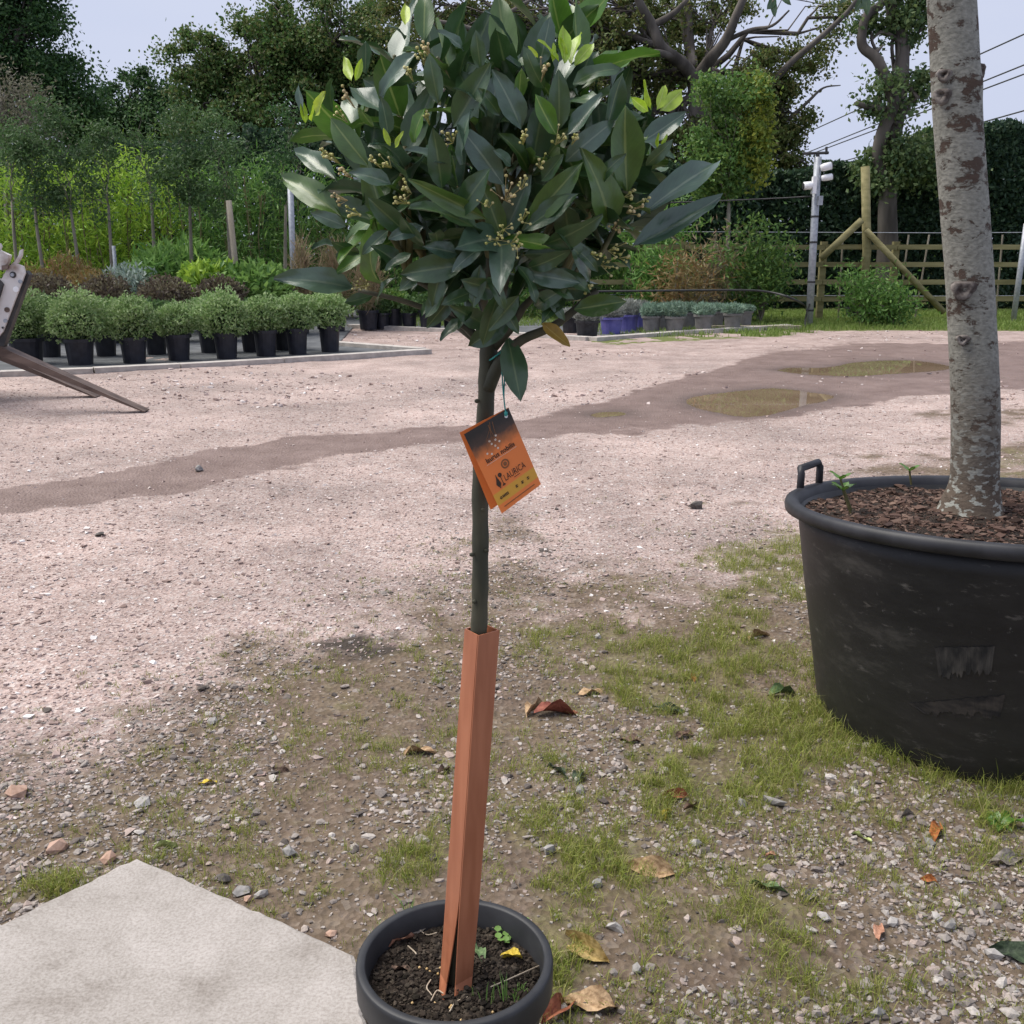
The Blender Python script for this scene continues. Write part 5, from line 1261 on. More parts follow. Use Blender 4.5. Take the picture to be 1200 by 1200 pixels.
def bayleaf(b_, tip, nrm, k_, wk=1.0, var=None):
    global nleaf
    nleaf += 1
    me = BLM[k_][var if var is not None else int(rng.integers(4))]
    return place('leaf', me, bay, leafmat4(b_, tip, nrm, wk))
zx = lambda a: 320 + a / 2.2222
zy = lambda a: a / 2.2222
camdir = np.array([0, -1.0, .25])
HAND = [(215, 750, 5, 712, 66, 'b'), (175, 560, 10, 440, 60, 'g'), (245, 430, 145, 305, 78, 'g'), (165, 470, 45, 370, 45, 'd'), (275, 745, 225, 620, 62, 'm'), (345, 605, 245, 512, 58, 'd'), (500, 690, 330, 712, 72, 'd'), (545, 642, 462, 702, 52, 'b'),
        (590, 760, 485, 725, 66, 'd'), (588, 762, 545, 892, 52, 'd'), (620, 830, 505, 905, 64, 'd'), (660, 712, 800, 735, 48, 'b'), (660, 700, 770, 662, 44, 'd'), (690, 765, 768, 822, 58, 'd'), (785, 805, 922, 785, 58, 'g'), (612, 880, 645, 1042, 74, 'd'),
        (700, 840, 772, 905, 38, 'y'), (935, 645, 1158, 528, 70, 'b'), (960, 555, 1172, 403, 72, 'b'), (920, 497, 912, 268, 92, 'g'), (882, 602, 830, 395, 78, 'g'), (665, 580, 802, 428, 56, 'g'), (555, 570, 352, 462, 44, 'g'), (545, 602, 368, 515, 62, 'd'),
        (600, 482, 492, 328, 74, 'b'), (648, 338, 580, 178, 95, 'b'), (745, 337, 745, 182, 58, 'd'), (735, 350, 678, 244, 50, 'm'), (768, 352, 862, 248, 58, 'b'), (540, 182, 528, 78, 68, 'd'), (392, 105, 396, -22, 58, 'g'), (430, 268, 405, 138, 68, 'd'),
        (278, 252, 362, 128, 52, 'b'), (240, 192, 243, 112, 46, 'b'), (300, 352, 284, 254, 80, 'b'), (365, 372, 385, 284, 46, 'm'), (440, 492, 420, 338, 66, 'd'), (465, 432, 352, 376, 32, 'b'), (692, 172, 725, 42, 78, 'b'), (705, 232, 650, 128, 52, 'd'),
        (780, 215, 905, 158, 48, 'd'), (958, 372, 1072, 298, 50, 'b'), (970, 432, 1042, 368, 58, 'd'), (155, 292, 140, 198, 36, 'd'), (80, 302, 62, 218, 42, 'b'), (190, 590, 98, 552, 48, 'b'), (170, 640, 105, 632, 30, 'b'), (225, 660, 152, 632, 42, 'd'),
        (498, 132, 435, 72, 50, 'b'), (622, 112, 558, 22, 42, 'b'), (470, 330, 570, 165, 64, 'd'), (650, 600, 792, 502, 52, 'd'), (490, 430, 500, 285, 50, 'b'), (345, 100, 305, 58, 46, 'b'), (700, 640, 860, 575, 54, 'd'), (760, 420, 890, 310, 70, 'b'), (640, 260, 645, 175, 50, 'g'),
        (390, 640, 330, 565, 60, 'd'), (430, 640, 420, 580, 52, 'd'), (480, 560, 560, 440, 60, 'd'), (330, 690, 270, 640, 44, 'd'), (830, 735, 790, 620, 66, 'd'), (780, 640, 850, 700, 50, 'd'), (870, 330, 905, 190, 60, 'd'), (260, 330, 225, 285, 40, 'g'), (420, 780, 385, 815, 32, 'd'), (455, 740, 400, 830, 40, 'd'), (310, 480, 200, 440, 40, 'b'),
        (350, 470, 290, 400, 55, 'd'), (590, 300, 540, 230, 70, 'd'), (560, 300, 490, 210, 60, 'b'), (840, 480, 905, 400, 60, 'd'), (700, 470, 760, 400, 52, 'd'), (620, 430, 580, 390, 44, 'b'), (260, 770, 185, 790, 40, 'd'), (520, 800, 480, 850, 60, 'd'), (760, 770, 700, 830, 50, 'd'), (600, 800, 640, 870, 46, 'd'), (560, 720, 610, 800, 50, 'd'), (640, 770, 560, 860, 52, 'd'), (560, 850, 470, 800, 52, 'd'), (680, 800, 740, 760, 50, 'd'), (520, 760, 440, 790, 44, 'd'), (640, 690, 700, 780, 52, 'd'), (400, 690, 330, 760, 46, 'd'), (440, 700, 410, 800, 48, 'd'), (360, 660, 290, 700, 44, 'd'), (470, 770, 400, 850, 48, 'd'), (500, 830, 430, 880, 46, 'd'), (320, 720, 250, 780, 40, 'd'), (480, 660, 400, 640, 52, 'b'), (540, 690, 520, 800, 56, 'd'), (690, 740, 780, 760, 50, 'd'), (740, 700, 830, 760, 48, 'd'), (300, 600, 230, 660, 46, 'd'), (390, 590, 300, 620, 50, 'b')]
for a, y_, a2, y2, wd, k_ in HAND:
    b_ = surf(zx(a), zy(y_), .93); tip_ = surf(zx(a2), zy(y2), 1.06)
    if (a2, y2) == (645, 1042): b_ = P(zx(a), zy(y_), BD - .02); tip_ = P(zx(a2), zy(y2), BD - .05)
    if k_ == 'y': b_ = P(zx(a), zy(y_), BD - .03); tip_ = P(zx(a2), zy(y2), BD - .04)
    out_ = unit((b_ + tip_) / 2 - CC)
    L2 = math.hypot(a2 - a, y2 - y_); L3 = np.linalg.norm(tip_ - b_) * F / 1.15 * 2.2222
    nrm = camdir * .6 + out_ * .5 + np.array([0, 0, .45]) + rng.normal(0, .38, 3)
    if (a, y_) in ((215, 750), (612, 880), (935, 645), (960, 555), (175, 560), (920, 497), (700, 840)): nrm = camdir + [0, 0, .5] + out_ * .2
    bayleaf(b_, tip_, nrm, k_, np.clip(wd / L3 / .34, .5, 1.2))
# new yellow-green shoots
for a, y_, l_, ang in ((85, 320, 60, 100), (100, 315, 55, 80), (112, 300, 70, 65), (205, 210, 60, 105), (215, 210, 60, 75), (345, 65, 50, 90), (760, 165, 95, 95), (775, 165, 90, 75), (745, 160, 80, 130), (785, 170, 80, 50), (765, 150, 60, 110), (985, 285, 80, 100), (1000, 285, 70, 70), (975, 290, 60, 140), (1010, 290, 70, 45), (1000, 385, 40, 80), (1010, 380, 36, 60), (305, 380, 50, 110), (318, 385, 50, 60), (690, 150, 40, 130), (728, 160, 50, 85)):
    c_ = surf(zx(a), zy(y_), 1.0)
    e = surf(zx(a + l_ * math.cos(math.radians(ang))), zy(y_ - l_ * math.sin(math.radians(ang))), 1.03)
    bayleaf(c_, e, camdir + rng.normal(0, .5, 3), 'l', 1.0, int(rng.choice([0, 3])))
# shoots all round with whorled leaves
stemm = plain('bay_twig', (0.07, 0.07, 0.025), (0.15, 0.13, 0.05), 40, .6, .1, .001)
mbt = MB(); mbb = MB()
limbs_ = [fork + np.array(v_) for v_ in ((-.09, -.03, .07), (.08, -.04, .06), (-.02, .08, .08), (.05, .06, .09), (-.08, .05, .09), (.0, -.07, .09), (.02, 0, .12))]
for l_ in limbs_:
    mbb.tube(branch_path(fork2, l_, .08, 5), np.linspace(.0056, .0032, 5), 8)
e = P(655, 408, BD - .02); mbb.tube(spline([P(572, 455, BD - .004), P(582, 432, BD - .012), P(590, 418, BD - .014), P(612, 398, BD - .02), P(652, 380, BD - .02), P(700, 340, BD - .02)], 4), np.linspace(.0085, .004, 21), 8)
mbb.tube(spline([P(560, 400, BD), P(540, 380, BD - .01), P(480, 355, BD - .02), P(420, 340, BD - .02)], 4), np.linspace(.0045, .0025, 13), 6)
nsh = 44
for i in range(nsh):
    zf = .93 - 1.68 * (i + .5) / nsh; a = i * 2.39996
    d = np.array([math.sqrt(max(0, 1 - zf * zf)) * math.cos(a), math.sqrt(max(0, 1 - zf * zf)) * math.sin(a), zf])
    end = CC + d * CR * rng.uniform(.6, .84)
    st_ = min(limbs_, key=lambda q_: np.linalg.norm(q_ - end))
    path = branch_path(st_, end, .1, 5); mbt.tube(path, np.linspace(.0045, .0022, 5), 6)
    ax_ = unit(unit(end - path[2]) * .7 + d * .5 + [0, 0, .25])
    back = d[1] > .35
    nl_ = 4 if back else 5
    for j in range(nl_):
        if nleaf >= 298: break
        th = j * 2.4 + i; side = unit(np.cross(ax_, [0.3, .2, 1])); s2 = np.cross(ax_, side)
        ld_ = unit(ax_ * rng.uniform(.5, 1.0) + (side * math.cos(th) + s2 * math.sin(th)) * rng.uniform(.5, 1.0))
        b_ = path[3] + (path[4] - path[3]) * (j / nl_) * 1.0
        L = rng.uniform(.058, .088)
        bayleaf(b_, b_ + ld_ * L, ax_ + rng.normal(0, .3, 3) + [0, 0, .3], rng.choice(['d', 'd', 'd', 'b', 'b', 'g', 'g', 'm']), rng.uniform(1.0, 1.25))
mbb.build('branch', bkm, bay, True); mbt.build('shoots', stemm, bay, True)
# inner foliage nobody can pick apart
lv = np.empty(len(BLM['d'][0].vertices) * 3); BLM['d'][0].vertices.foreach_get('co', lv); lv = lv.reshape(-1, 3)
lf_ = np.array([p.vertices[:] for p in BLM['d'][0].polygons])
VV, FF, UU = [], [], []
uvl = np.array([(0.5 + j / 4, i / 6) for i in range(7) for j in range(-2, 3)])
for i in range(230):
    c_ = in_ellipsoid(1, CC + [0, .01, 0], CR * .74, .35)[0]; d = unit(c_ - CC) * .8 + rng.normal(0, .6, 3) + [0, 0, .3]; d = unit(d)
    M = leafmat4(c_ - d * .035, c_ + d * .045, rng.normal(0, 1, 3) + [0, -.3, .5], 1.05)
    Mn = np.array(M); VV.append(lv @ Mn[:3, :3].T + Mn[:3, 3]); FF.append(lf_ + i * len(lv)); UU.append(uvl)
o_ = build('inner_leaves', np.concatenate(VV), np.concatenate(FF), BM['d'], bay, True, np.concatenate(UU)); o_['kind'] = 'stuff'
# flower buds
budm = leafmat('bay_bud', [(.36, .36, .1), (.5, .46, .16), (.6, .54, .26), (.3, .33, .08)], 0.1, .5)
flm = leafmat('bay_flower', [(.55, .46, .18), (.62, .5, .28), (.5, .38, .18)], 0.15, .6)
BUDS = [(605, 510, 30, 'f'), (600, 590, 22, 'b'), (650, 570, 20, 'b'), (620, 630, 22, 'b'), (580, 620, 20, 'b'), (170, 510, 16, 'f'), (205, 550, 22, 'b'), (150, 410, 14, 'b'), (290, 420, 18, 'b'), (345, 490, 20, 'b'), (335, 520, 18, 'b'), (705, 180, 18, 'f'), (745, 355, 16, 'b'), (460, 350, 18, 'b'), (940, 545, 20, 'f'), (905, 590, 18, 'f'), (935, 500, 14, 'b'),
        (870, 690, 20, 'b'), (820, 745, 12, 'b'), (230, 745, 18, 'b'), (170, 295, 14, 'b'), (130, 400, 14, 'b'), (655, 355, 18, 'b'), (190, 255, 12, 'f'), (385, 140, 16, 'b'), (350, 180, 10, 'b'), (400, 125, 12, 'f'), (260, 420, 10, 'b'), (700, 420, 14, 'b'), (790, 355, 10, 'b'), (965, 520, 10, 'b'), (890, 650, 16, 'b'), (920, 670, 14, 'b'), (185, 450, 12, 'f'), (395, 300, 12, 'b'), (560, 530, 14, 'b'), (650, 480, 12, 'b'), (640, 640, 14, 'b'), (840, 660, 12, 'b')]
for a, y_, sp, k_ in BUDS:
    c_ = surf(zx(a), zy(y_), 1.0) + np.array([0, -.006, 0]); mb = MB(); r0 = sp / 2.2222 / F * 1.1
    stem0 = c_ + unit(CC - c_) * .012 + [0, 0, -.006]
    for _ in range(int(4 + sp / 4)):
        q_ = c_ + rng.normal(0, r0 * .55, 3); rb0 = rng.uniform(.0011, .0019) * (1.15 if k_ == 'f' else 1)
        mb.add(ICO * rb0 + q_, [tuple(f) for f in ICOF]); mb.tube([stem0, q_], .00035, 3, False)
    mb.build('flower_cluster' if k_ == 'f' else 'bud_cluster', flm if k_ == 'f' else budm, bay, True)

# ------------------------------------------------------------------ trunk guard
gdm = plain('terracotta_plastic', (0.33, 0.115, 0.055), (0.43, 0.165, 0.085), 60, 0.42, 0.12, 0.002, stretch=(1, 1, .12), detail=8)
GTOP, GBOT = (564, 738), (534, 1163)
zl = np.linspace(0, 1, 22)
cen_ = np.array([P(GTOP[0] + (GBOT[0] - GTOP[0]) * k_, GTOP[1] + (GBOT[1] - GTOP[1]) * k_, BD - .001) for k_ in zl])
cen_[-1] = G(GBOT[0], GBOT[1], .2)
def corner(k_, ux, uy):
    # square tube seen corner-on: ux right, uy away from the viewer
    return cen_[k_] + np.array([ux, uy, 0])
A0 = .0195
def guard_panel(nm, c0, c1, front_flare=None):
    """thin plastic wall between two vertical corner lines; c(k) -> (ux, uy)"""
    outer = []; inner = []
    th = .0014
    for k_, tz in enumerate(zl):
        for f_, dst in ((c0, None), (c1, None)):
            pass
        p0 = corner(k_, *c0(tz)); p1 = corner(k_, *c1(tz)); e_ = unit(p1 - p0); n_ = np.array([e_[1], -e_[0], 0])
        outer.append((p0, p1)); inner.append((p0 - n_ * th, p1 - n_ * th))
    V = []; n = len(zl)
    for (a_, b_), (c_, d_) in zip(outer, inner): V += [a_, b_, d_, c_]
    Fq = []
    for i in range(n - 1):
        for j in range(4): Fq.append((i * 4 + j, i * 4 + (j + 1) % 4, (i + 1) * 4 + (j + 1) % 4, (i + 1) * 4 + j))
    Fq += [(3, 2, 1, 0), tuple((n - 1) * 4 + j for j in range(4))]
    return np.array(V), Fq
gd_ = thing('trunk_guard', cen_[-1], 'terracotta plastic sleeve around the bay stem, split open at the bottom', 'trunk guard')
fl = lambda t_: max(0, (t_ - .72) / .28) ** 1.3
FRx = -.0025
Lc = lambda t_: (-.0205 - .002 * t_, .004)
Fl_ = lambda t_: (FRx - .0015 - .0115 * fl(t_), -.019 + .002 * fl(t_))
Fr_ = lambda t_: (FRx + .0025 * fl(t_), -.0205)
Rc = lambda t_: (.0225 - .002 * fl(t_), -.001)
Bc = lambda t_: (.003, .0225)
V, Fq = guard_panel('l', Lc, Fl_); build('left_wall', V, Fq, gdm, gd_)
V, Fq = guard_panel('r', Fr_, Rc)
build('right_wall', V, Fq, gdm, gd_)
V, Fq = guard_panel('b', Rc, Bc); build('rear_wall', V, Fq, gdm, gd_)
V, Fq = guard_panel('b2', Bc, Lc); build('rear_wall', V, Fq, gdm, gd_)

# ------------------------------------------------------------------ plant tag
TGD = BD - .035
def TP(px_, py_, off=0.0): return P(px_, py_, TGD - off)
tag = thing('plant_tag', TP(592, 490), 'folded orange plant label hanging from teal string on the bay', 'plant label')
c00, c10, c11, c01 = TP(543.7, 509, .000), TP(596, 478, .002), TP(634, 567.5, .012), TP(588, 602, .01)   # TL, TR, BR, BL
ORIG = (c00 + c10 + c11 + c01) / 4
ex = unit((c10 - c00) + (c11 - c01)); ey = ((c00 - c01) + (c10 - c11)); ey = unit(ey - ex * ey.dot(ex)); en = np.cross(ex, ey)
def luv(p_): return np.array([(p_ - c01).dot(ex), (p_ - c01).dot(ey)])
Wt = (np.linalg.norm(c10 - c00) + np.linalg.norm(c11 - c01)) / 2; Ht = (np.linalg.norm(c00 - c01) + np.linalg.norm(c10 - c11)) / 2
def TQ(u_, v_, o_=0.0):   # bilinear point on the card front
    p_ = (c01 * (1 - u_) + c11 * u_) * (1 - v_) + (c00 * (1 - u_) + c10 * u_) * v_
    return p_ + en * o_
if en[1] > 0: en = -en
card, t, b, o = newmat('printed_card')
u = N(t, 'ShaderNodeUVMap'); s_ = N(t, 'ShaderNodeSeparateXYZ'); t.links.new(u.outputs['UV'], s_.inputs['Vector'])
mpn = N(t, 'ShaderNodeMapping'); mpn.inputs['Scale'].default_value = (6, 9, 1); t.links.new(u.outputs['UV'], mpn.inputs['Vector'])
n1 = N(t, 'ShaderNodeTexNoise', Scale=1.2, Detail=4.0); t.links.new(mpn.outputs['Vector'], n1.inputs['Vector'])
ad = N(t, 'ShaderNodeMath', operation='MULTIPLY_ADD'); t.links.new(n1.outputs['Fac'], ad.inputs[0]); ad.inputs[1].default_value = .14; t.links.new(s_.outputs['Y'], ad.inputs[2])
rg = ramp(t, [(0.0, (0.75, 0.2, 0.045)), (0.70, (0.75, 0.2, 0.045)), (0.80, (0.33, 0.11, 0.035)), (0.88, (0.06, 0.035, 0.025)), (1.0, (0.02, 0.016, 0.014))]); t.links.new(ad.outputs[0], rg.inputs['Fac'])
yb_ = ramp(t, [(0.09, (0, 0, 0)), (0.10, (1, 1, 1)), (0.225, (1, 1, 1)), (0.235, (0, 0, 0))]); t.links.new(s_.outputs['Y'], yb_.inputs['Fac'])
t.links.new(mixc(t, yb_.outputs['Color'], rg.outputs['Color'], (0.62, 0.32, 0.04)), b.inputs['Base Color']); b.inputs['Roughness'].default_value = 0.4
nu = 8
V = np.array([TQ(i / nu, j / nu, .002 * math.sin(math.pi * i / nu) * .5) for j in range(nu + 1) for i in range(nu + 1)]); UV = np.array([(i / nu, j / nu) for j in range(nu + 1) for i in range(nu + 1)])
Fq = np.array([(j * (nu + 1) + i, j * (nu + 1) + i + 1, (j + 1) * (nu + 1) + i + 1, (j + 1) * (nu + 1) + i) for j in range(nu) for i in range(nu)])
build('front_leaf', V, Fq, card, tag, True, UV)
orm = plain('orange_card', (0.72, 0.16, 0.03), (0.76, 0.18, 0.035), 10, .45, 0)
bk = np.array([TP(538.5, 507, -.006), TP(596, 477.5, -.0008), TP(622, 565, -.004), TP(575, 597.5, -.012)])
build('back_leaf', np.vstack([bk, bk + [0, .0006, 0]]), [(0, 1, 2, 3), (7, 6, 5, 4), (0, 4, 5, 1), (1, 5, 6, 2), (2, 6, 7, 3), (3, 7, 4, 0)], orm, tag)
inkm = plain('print_ink', (.03, .018, .012), (.04, .025, .015), 20, .6, 0); wink = plain('print_pale', (.6, .5, .4), (.7, .6, .5), 20, .6, 0); dkor = plain('print_brown', (.2, .08, .03), (.24, .1, .035), 20, .6, 0)
def text(body, u0, v0, size, mat, wmax=None, bold=0.0, sx=1.0):
    cu = bpy.data.curves.new('print', 'FONT'); cu.body = body; cu.size = 1.0; cu.offset = bold; cu.resolution_u = 2
    tmp = bpy.data.objects.new('print', cu); COL.objects.link(tmp)
    dg = bpy.context.evaluated_depsgraph_get(); me = bpy.data.meshes.new_from_object(tmp.evaluated_get(dg))
    bpy.data.objects.remove(tmp)
    n = len(me.vertices); co = np.empty(n * 3); me.vertices.foreach_get('co', co); co = co.reshape(-1, 3)
    if wmax: sx = wmax / max(co[:, 0].max(), 1e-6) / (size / Wt)
    V = np.array([TQ(u0 + x * size / Wt * sx, v0 + y * size / Ht, .0016) for x, y, _ in co])
    Fq = [tuple(p.vertices) for p in me.polygons]
    bpy.data.meshes.remove(me)
    return build('lettering', V, Fq, mat, tag)
text('laurus nobilis', .17, .575, .0078, inkm, .66, .02)
build('rule', np.array([TQ(.15, .555, .0016), TQ(.85, .555, .0016), TQ(.85, .559, .0016), TQ(.15, .559, .0016)]), [(0, 1, 2, 3)], wink, tag)
text('LAURICA', .36, .285, .0105, inkm, .5)
def disc(u0, v0, r_, r1, mat, nm, sy=1.0, n=20):
    a = np.arange(n) * 2 * math.pi / n
    V = [TQ(u0 + r_ * math.cos(q_) / Wt, v0 + r_ * sy * math.sin(q_) / Ht, .0016) for q_ in a] + [TQ(u0 + r1 * math.cos(q_) / Wt, v0 + r1 * sy * math.sin(q_) / Ht, .0017) for q_ in a]
    build(nm, np.array(V), [(i, (i + 1) % n, n + (i + 1) % n, n + i) for i in range(n)], mat, tag)
disc(.5, .46, .0052, .0036, dkor, 'emblem'); disc(.5, .46, .0022, .0004, dkor, 'emblem')
def shp(pts_, mat, nm): build(nm, np.array([TQ(a, c_, .0017) for a, c_ in pts_]), [tuple(range(len(pts_)))], mat, tag)
shp([(.19, .27), (.235, .27), (.265, .3), (.24, .36), (.222, .42), (.2, .36), (.16, .31)], inkm, 'emblem'); shp([(.205, .25), (.225, .25), (.225, .272), (.205, .272)], inkm, 'emblem')
disc(.305, .385, .0024, .0003, inkm, 'emblem'); shp([(.3, .27), (.312, .27), (.312, .37), (.3, .37)], inkm, 'emblem'); shp([(.27, .255), (.35, .255), (.33, .275), (.29, .275)], inkm, 'emblem')
shp([(.56, .262), (.7, .262), (.7, .268), (.56, .268)], inkm, 'small_print')
disc(.14, .155, .0016, .0006, inkm, 'emblem', 1, 10)      # small print too fine to read: strokes only
for i in range(5): shp([(.18 + i * .03, .14), (.2 + i * .03, .14), (.2 + i * .03, .172), (.18 + i * .03, .172)], inkm, 'small_print')
for u_ in (.5, .64, .78):
    for dv in (0, .018): shp([(u_, .145 + dv), (u_ + .06, .148 + dv), (u_ + .06, .156 + dv), (u_, .153 + dv)], inkm, 'small_print')
    shp([(u_ + .02, .142), (u_ + .034, .142), (u_ + .034, .178), (u_ + .02, .178)], inkm, 'small_print')
build('rule', np.array([TQ(.12, .045, .0016), TQ(.88, .045, .0016), TQ(.88, .055, .0016), TQ(.12, .055, .0016)]), [(0, 1, 2, 3)], dkor, tag)
# pale sprig printed on the dark top
for (a, c_), (a2, c2) in (((.55, .97), (.42, .74)), ((.5, .95), (.52, .76)), ((.6, .96), (.56, .8)), ((.42, .8), (.25, .68)), ((.5, .9), (.33, .8))):
    shp([(a, c_), (a + .012, c_), (a2 + .006, c2), (a2, c2)], dkor, 'sprig')
for a, c_ in ((.42, .74), (.52, .76), (.56, .8), (.26, .67), (.34, .64), (.47, .7), (.5, .66), (.58, .72), (.4, .78)): disc(a, c_, .0012, .0002, wink, 'sprig', 1, 10)
disc(.9, .93, .0021, .0002, MAT['white_plastic'], 'eyelet', 1, 14)
mb = MB(); k0 = P(587, 418, BD - .022); k1 = TQ(.9, .94, .002)
mb.tube(spline([k0, P(591, 440, BD - .028), P(590.5, 465, BD - .034), k1], 5), .0009, 6); mb.tube(spline([k0 + [.001, 0, 0], P(588.5, 440, BD - .028), P(590, 462, BD - .034), k1], 5), .0009, 6)
a = np.linspace(0, 2 * math.pi, 14); cq = P(584, 414, BD - .006); mb.tube(np.stack([cq[0] + .0105 * np.cos(a), cq[1] + .012 * np.sin(a), cq[2] + .008 * np.cos(a)], 1), .001, 6)
V = ICO * [.0022, .0022, .0035] + k1 + [0, -.001, .002]; mb.add(V, [tuple(f) for f in ICOF]); mb.build('string', MAT['teal'], tag, True)

# ------------------------------------------------------------------ fallen leaves and single stones
def drymat(nm, c1, c2): return plain(nm, tuple(q * .7 for q in c1), c2, 7, .65, .3, .02, spec=.3, detail=8, lo=.38, hi=.62)
DM = {'red': drymat('leaf_red', (.2, .045, .03), (.32, .11, .07)), 'tan': drymat('leaf_tan', (.36, .22, .11), (.55, .38, .22)), 'green': drymat('leaf_fallen_green', (.09, .15, .06), (.16, .24, .1)), 'brown': drymat('leaf_brown', (.1, .06, .04), (.2, .13, .09)),
      'orange': drymat('leaf_orange', (.3, .09, .025), (.45, .17, .05)), 'yellow': drymat('leaf_yellow', (.6, .42, .03), (.72, .55, .08)), 'ochre': drymat('leaf_ochre', (.35, .24, .07), (.55, .4, .17)), 'lime': drymat('leaf_fallen_lime', (.4, .48, .15), (.55, .6, .25)), 'dark': drymat('leaf_fallen_dark', (.025, .04, .022), (.06, .085, .045)),
      'rust': drymat('leaf_rust', (.22, .06, .03), (.33, .12, .06)), 'grey': drymat('leaf_grey', (.17, .15, .13), (.3, .26, .22)), 'peach': drymat('leaf_peach', (.42, .2, .12), (.55, .3, .2))}
FL = [(655, 836, 58, 5, 'red', 'deep red fallen leaf beside the trunk sleeve'), (627, 830, 30, 60, 'tan', 'small tan curled leaf touching the deep red leaf'), (692, 811, 32, 20, 'tan', 'pinkish tan leaf above the deep red leaf'), (888, 747, 30, 30, 'tan', 'crumpled tan leaf left of the tub'), (917, 812, 38, 10, 'green', 'soft green leaf at the foot of the tub'),
      (900, 1044, 42, 150, 'green', 'pale green leaf lying on bare dirt'), (762, 1022, 56, 165, 'tan', 'rolled pale tan leaf in the middle of the verge'), (683, 1117, 50, 140, 'ochre', 'large ochre leaf right of the small pot'), (1097, 976, 30, 60, 'orange', 'bright orange-brown curled leaf before the tub'), (690, 1183, 62, 170, 'tan', 'long tan leaf at the bottom beside the pot'),
      (655, 1190, 44, 50, 'rust', 'rust red upright leaf at the bottom beside the pot'), (243, 916, 20, 20, 'yellow', 'small bright yellow leaf on the grey gravel'), (492, 882, 38, 0, 'tan', 'thin tan leaf just left of the sleeve'), (196, 995, 28, 30, 'lime', 'pale lime leaf above the slab corner'), (655, 908, 30, 120, 'dark', 'dark green leaf right of the sleeve, left of a pair'), (678, 914, 24, 80, 'dark', 'dark green leaf right of the sleeve, right of a pair'),
      (790, 936, 32, 170, 'rust', 'thin rusty leaf among the grass'), (785, 832, 40, 170, 'dark', 'dark olive leaf with curled edge in the grass'), (803, 862, 26, 20, 'brown', 'brown shrivelled leaf below the dark olive leaf'), (1087, 1036, 20, 150, 'orange', 'tiny orange leaf on the dirt at right'), (1180, 1012, 46, 20, 'grey', 'grey-brown curled leaf at the right edge'),
      (1192, 1122, 50, 160, 'dark', 'dark green leaf at the bottom right edge'), (782, 957, 20, 70, 'yellow', 'small golden leaf fragment in the grass'), (813, 796, 16, 80, 'orange', 'small orange leaf on edge in the grass'), (738, 868, 26, 160, 'brown', 'brown leaf right of the sleeve in the gravel'), (810, 950, 20, 40, 'brown', 'dark brown scrap beside the golden fragment'), (1030, 1095, 24, 70, 'peach', 'pinkish leaf scrap on the dirt'), (905, 1005, 18, 20, 'peach', 'peach leaf scrap left of the tub grass'),
      (1062, 960, 26, 20, 'grey', 'greyish leaf close to the tub foot'), (1010, 985, 20, 120, 'lime', 'yellowish leaf bit before the tub'), (950, 1052, 20, 40, 'grey', 'grey leaf scrap right of the pale green leaf'), (520, 905, 18, 60, 'brown', 'brown leaf scrap touching the sleeve side'), (330, 905, 20, 10, 'brown', 'brown leaf scrap right of the yellow leaf'), (700, 1010, 18, 100, 'grey', 'pale grey leaf scrap near the rolled leaf')]
INP = [(470, 1103, 27, 40, 'peach', 'peach spotted leaf on the compost in the small pot'), (597, 1123, 28, 170, 'yellow', 'golden triangular leaf on the compost in the small pot'), (562, 1118, 30, 100, 'green', 'green leaf leaning on the sleeve in the small pot'), (470, 1137, 26, 20, 'brown', 'mauve brown shrivelled leaf in the small pot'), (562, 1081, 14, 10, 'lime', 'pale round leaf behind the sleeve in the small pot'), (490, 1092, 18, 20, 'grey', 'grey leaf scrap at the back of the small pot')]
LMS = {}
for lst, inpot in ((FL, False), (INP, True)):
    for i, (a, y_, l_, an, k_, lb) in enumerate(lst):
        q = soil_pt(a, y_) if inpot else G(a, y_)
        if not inpot: q[2] = gz(q[0], q[1])[0]
        sz_ = l_ * np.linalg.norm(q - [0, 0, H]) / F
        key = (k_, i % 3)
        if key not in LMS: LMS[key] = leaf_mesh('fallen_leaf', DM[k_], (.42, .36, .32)[i % 3], (.35, .6, .2)[i % 3], (.35, .7, .25)[i % 3], .09, (.3, .8, -.6)[i % 3], 6, 30 + i)
        stretch = 1.35 if abs(math.sin(math.radians(an))) > .6 else 1.0
        M = Matrix.Translation(Vector(q) + Vector((0, 0, .004 + sz_ * .04))) @ Matrix.Rotation(math.radians(an - 90), 4, 'Z') @ Matrix.Rotation(rng.normal(0, .12), 4, 'X') @ Matrix.Rotation(rng.normal(0, .3), 4, 'Y') @ Matrix.Scale(sz_ * stretch, 4) @ Matrix.Translation(Vector((0, -.5, 0)))
        setp(place('fallen_leaf', LMS[key], None, M), lb, 'leaf', 'leaves in the small pot' if inpot else 'fallen leaves on the verge')
stc = {'grey': plain('rock_grey', (.2, .19, .18), (.34, .32, .3), 80, .9, .5, .003), 'white': plain('rock_white', (.3, .28, .26), (.44, .415, .39), 80, .9, .4, .003), 'peach': plain('rock_peach', (.34, .21, .15), (.5, .34, .26), 80, .9, .4, .003), 'dark': plain('rock_dark', (.07, .06, .055), (.13, .115, .1), 80, .9, .5, .003)}
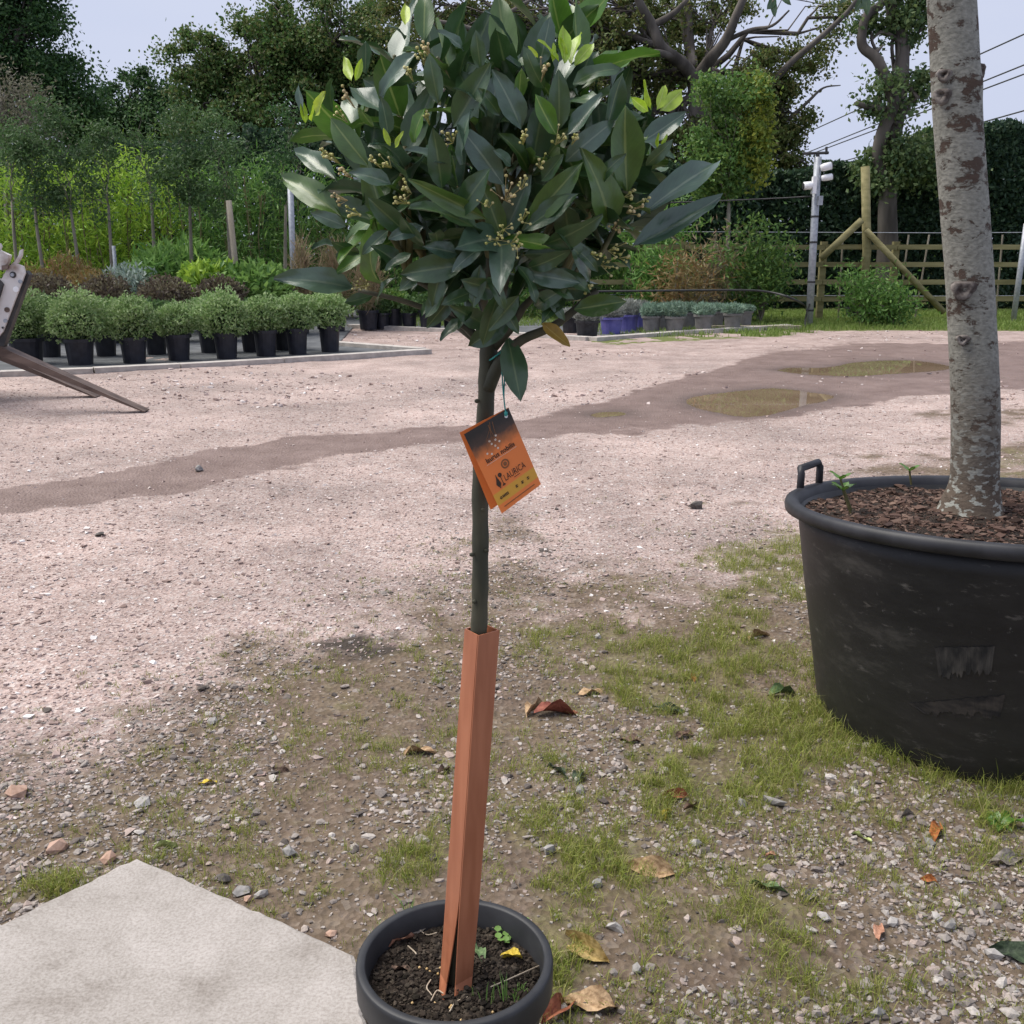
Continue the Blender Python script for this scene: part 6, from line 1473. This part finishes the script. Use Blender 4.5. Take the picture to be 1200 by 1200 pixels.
SS = [(644, 1000, 20, 'grey', 'rough grey stone right of the trunk sleeve'), (720, 1093, 22, 'white', 'whitish flat stone above the ochre leaf'), (746, 1141, 16, 'grey', 'rounded grey pebble right of the ochre leaf'), (700, 748, 12, 'white', 'small white stone between the sleeve and the tub'), (815, 992, 18, 'white', 'pale flat stone in the middle of the verge'), (1113, 1089, 20, 'grey', 'round grey pebble at lower right'), (1096, 1079, 14, 'white', 'white pebble above the round grey one'),
      (1163, 1122, 20, 'white', 'cream pointed stone beside the dark green leaf'), (907, 945, 22, 'grey', 'flat slate grey stone in the grass before the tub'), (20, 931, 26, 'peach', 'peach flat stone at the left edge'), (68, 999, 24, 'peach', 'peach stone above the slab left side'), (128, 1011, 22, 'peach', 'tan flat stone touching the slab corner'), (341, 1002, 18, 'grey', 'grey pebble midway between the slab and the sleeve'), (118, 630, 12, 'dark', 'small mauve-grey stone out on the pink yard'), (233, 552, 13, 'grey', 'stone lying in the wheel track'),
      (816, 596, 20, 'dark', 'dark brown clod on the pink gravel left of the tub'), (283, 1047, 18, 'grey', 'grey stone at the slab edge'), (306, 1050, 16, 'white', 'white stone at the slab edge'), (291, 1056, 14, 'peach', 'orange pebble at the slab edge'), (388, 1096, 16, 'peach', 'orange stone between slab and small pot'), (262, 1032, 18, 'dark', 'dark flint at the slab edge'), (680, 930, 14, 'grey', 'grey pebble below the dark leaf pair'), (168, 944, 18, 'white', 'pale stone on the left gravel'), (248, 845, 14, 'white', 'cream stone near the top of the grey gravel'),
      (870, 945, 16, 'grey', 'grey stone left of the slate stone'), (1045, 1085, 14, 'white', 'small white pebble on bare dirt'), (965, 1078, 16, 'white', 'pale oval pebble on bare dirt'), (1030, 1190, 22, 'grey', 'large grey pebble at the bottom edge'), (700, 1040, 16, 'grey', 'grey stone left of the rolled leaf'), (1090, 990, 14, 'grey', 'mauve-grey pebble under the orange-brown leaf')]
for a, y_, l_, k_, lb in SS:
    q = G(a, y_); q[2] = gz(q[0], q[1])[0]
    V, Fa = stones(q[None], l_ * np.linalg.norm(q - [0, 0, H]) / F, (.45, .7), .2, True)
    setp(build('stone', V, Fa, stc[k_]), lb, 'stone', 'single larger stones')
# broad-leaved weed at the right edge and seedlings in the tub
wd_ = thing('dandelion', G(1172, 970), 'fresh green broad leaved weed at the foot of the tub', 'weed')
wlm = leaf_mesh('leaf', BM['m'], .4, .4, .2, .1, .2, 6, 91)
for an in (10, 60, 110, 150, 200, 260, 320):
    q = G(1172, 970); q[2] = gz(q[0], q[1])[0] + .006
    place('leaf', wlm, wd_, Matrix.Translation(Vector(q)) @ Matrix.Rotation(math.radians(an), 4, 'Z') @ Matrix.Rotation(.25 + .1 * math.sin(an), 4, 'X') @ Matrix.Scale(.05 + .02 * math.cos(an * 3), 4))
for (a, y_), (a2, y2), n_ in (((1000, 610), (988, 575), 5), ((998, 598), (985, 562), 3), ((1068, 568), (1066, 552), 3)):
    d_ = BPOT[1] + (.05 if a < 1050 else .3)
    A = P(a, y_, d_); B = P(a2, y2, d_); sd_ = thing('seedling', A, 'young green seedling in the tub, ' + {5: 'lower one by the left rim', 3: 'upper one by the handle' if a < 1050 else 'small one near the trunk'}[n_], 'seedling')
    MB().tube([A, (A + B) / 2, B], .003, 5).build('stem', stemm, sd_)
    for j in range(n_):
        th = j * 2.4; place('leaf', BLM['m'][0], sd_, leafmat4(B, B + np.array([math.cos(th) * .03, math.sin(th) * .03, .02]), (0, 0, 1), 1.4))
for grp in HANG:
    for a, y_, a2, y2, w_ in grp:
        A = P(a, y_, TD - .22); B = P(a2, y2, TD - .24)
        place('leaf', BLM['d'][int(rng.integers(4))], bt, leafmat4(A, B, camdir + rng.normal(0, .3, 3), 1.3))
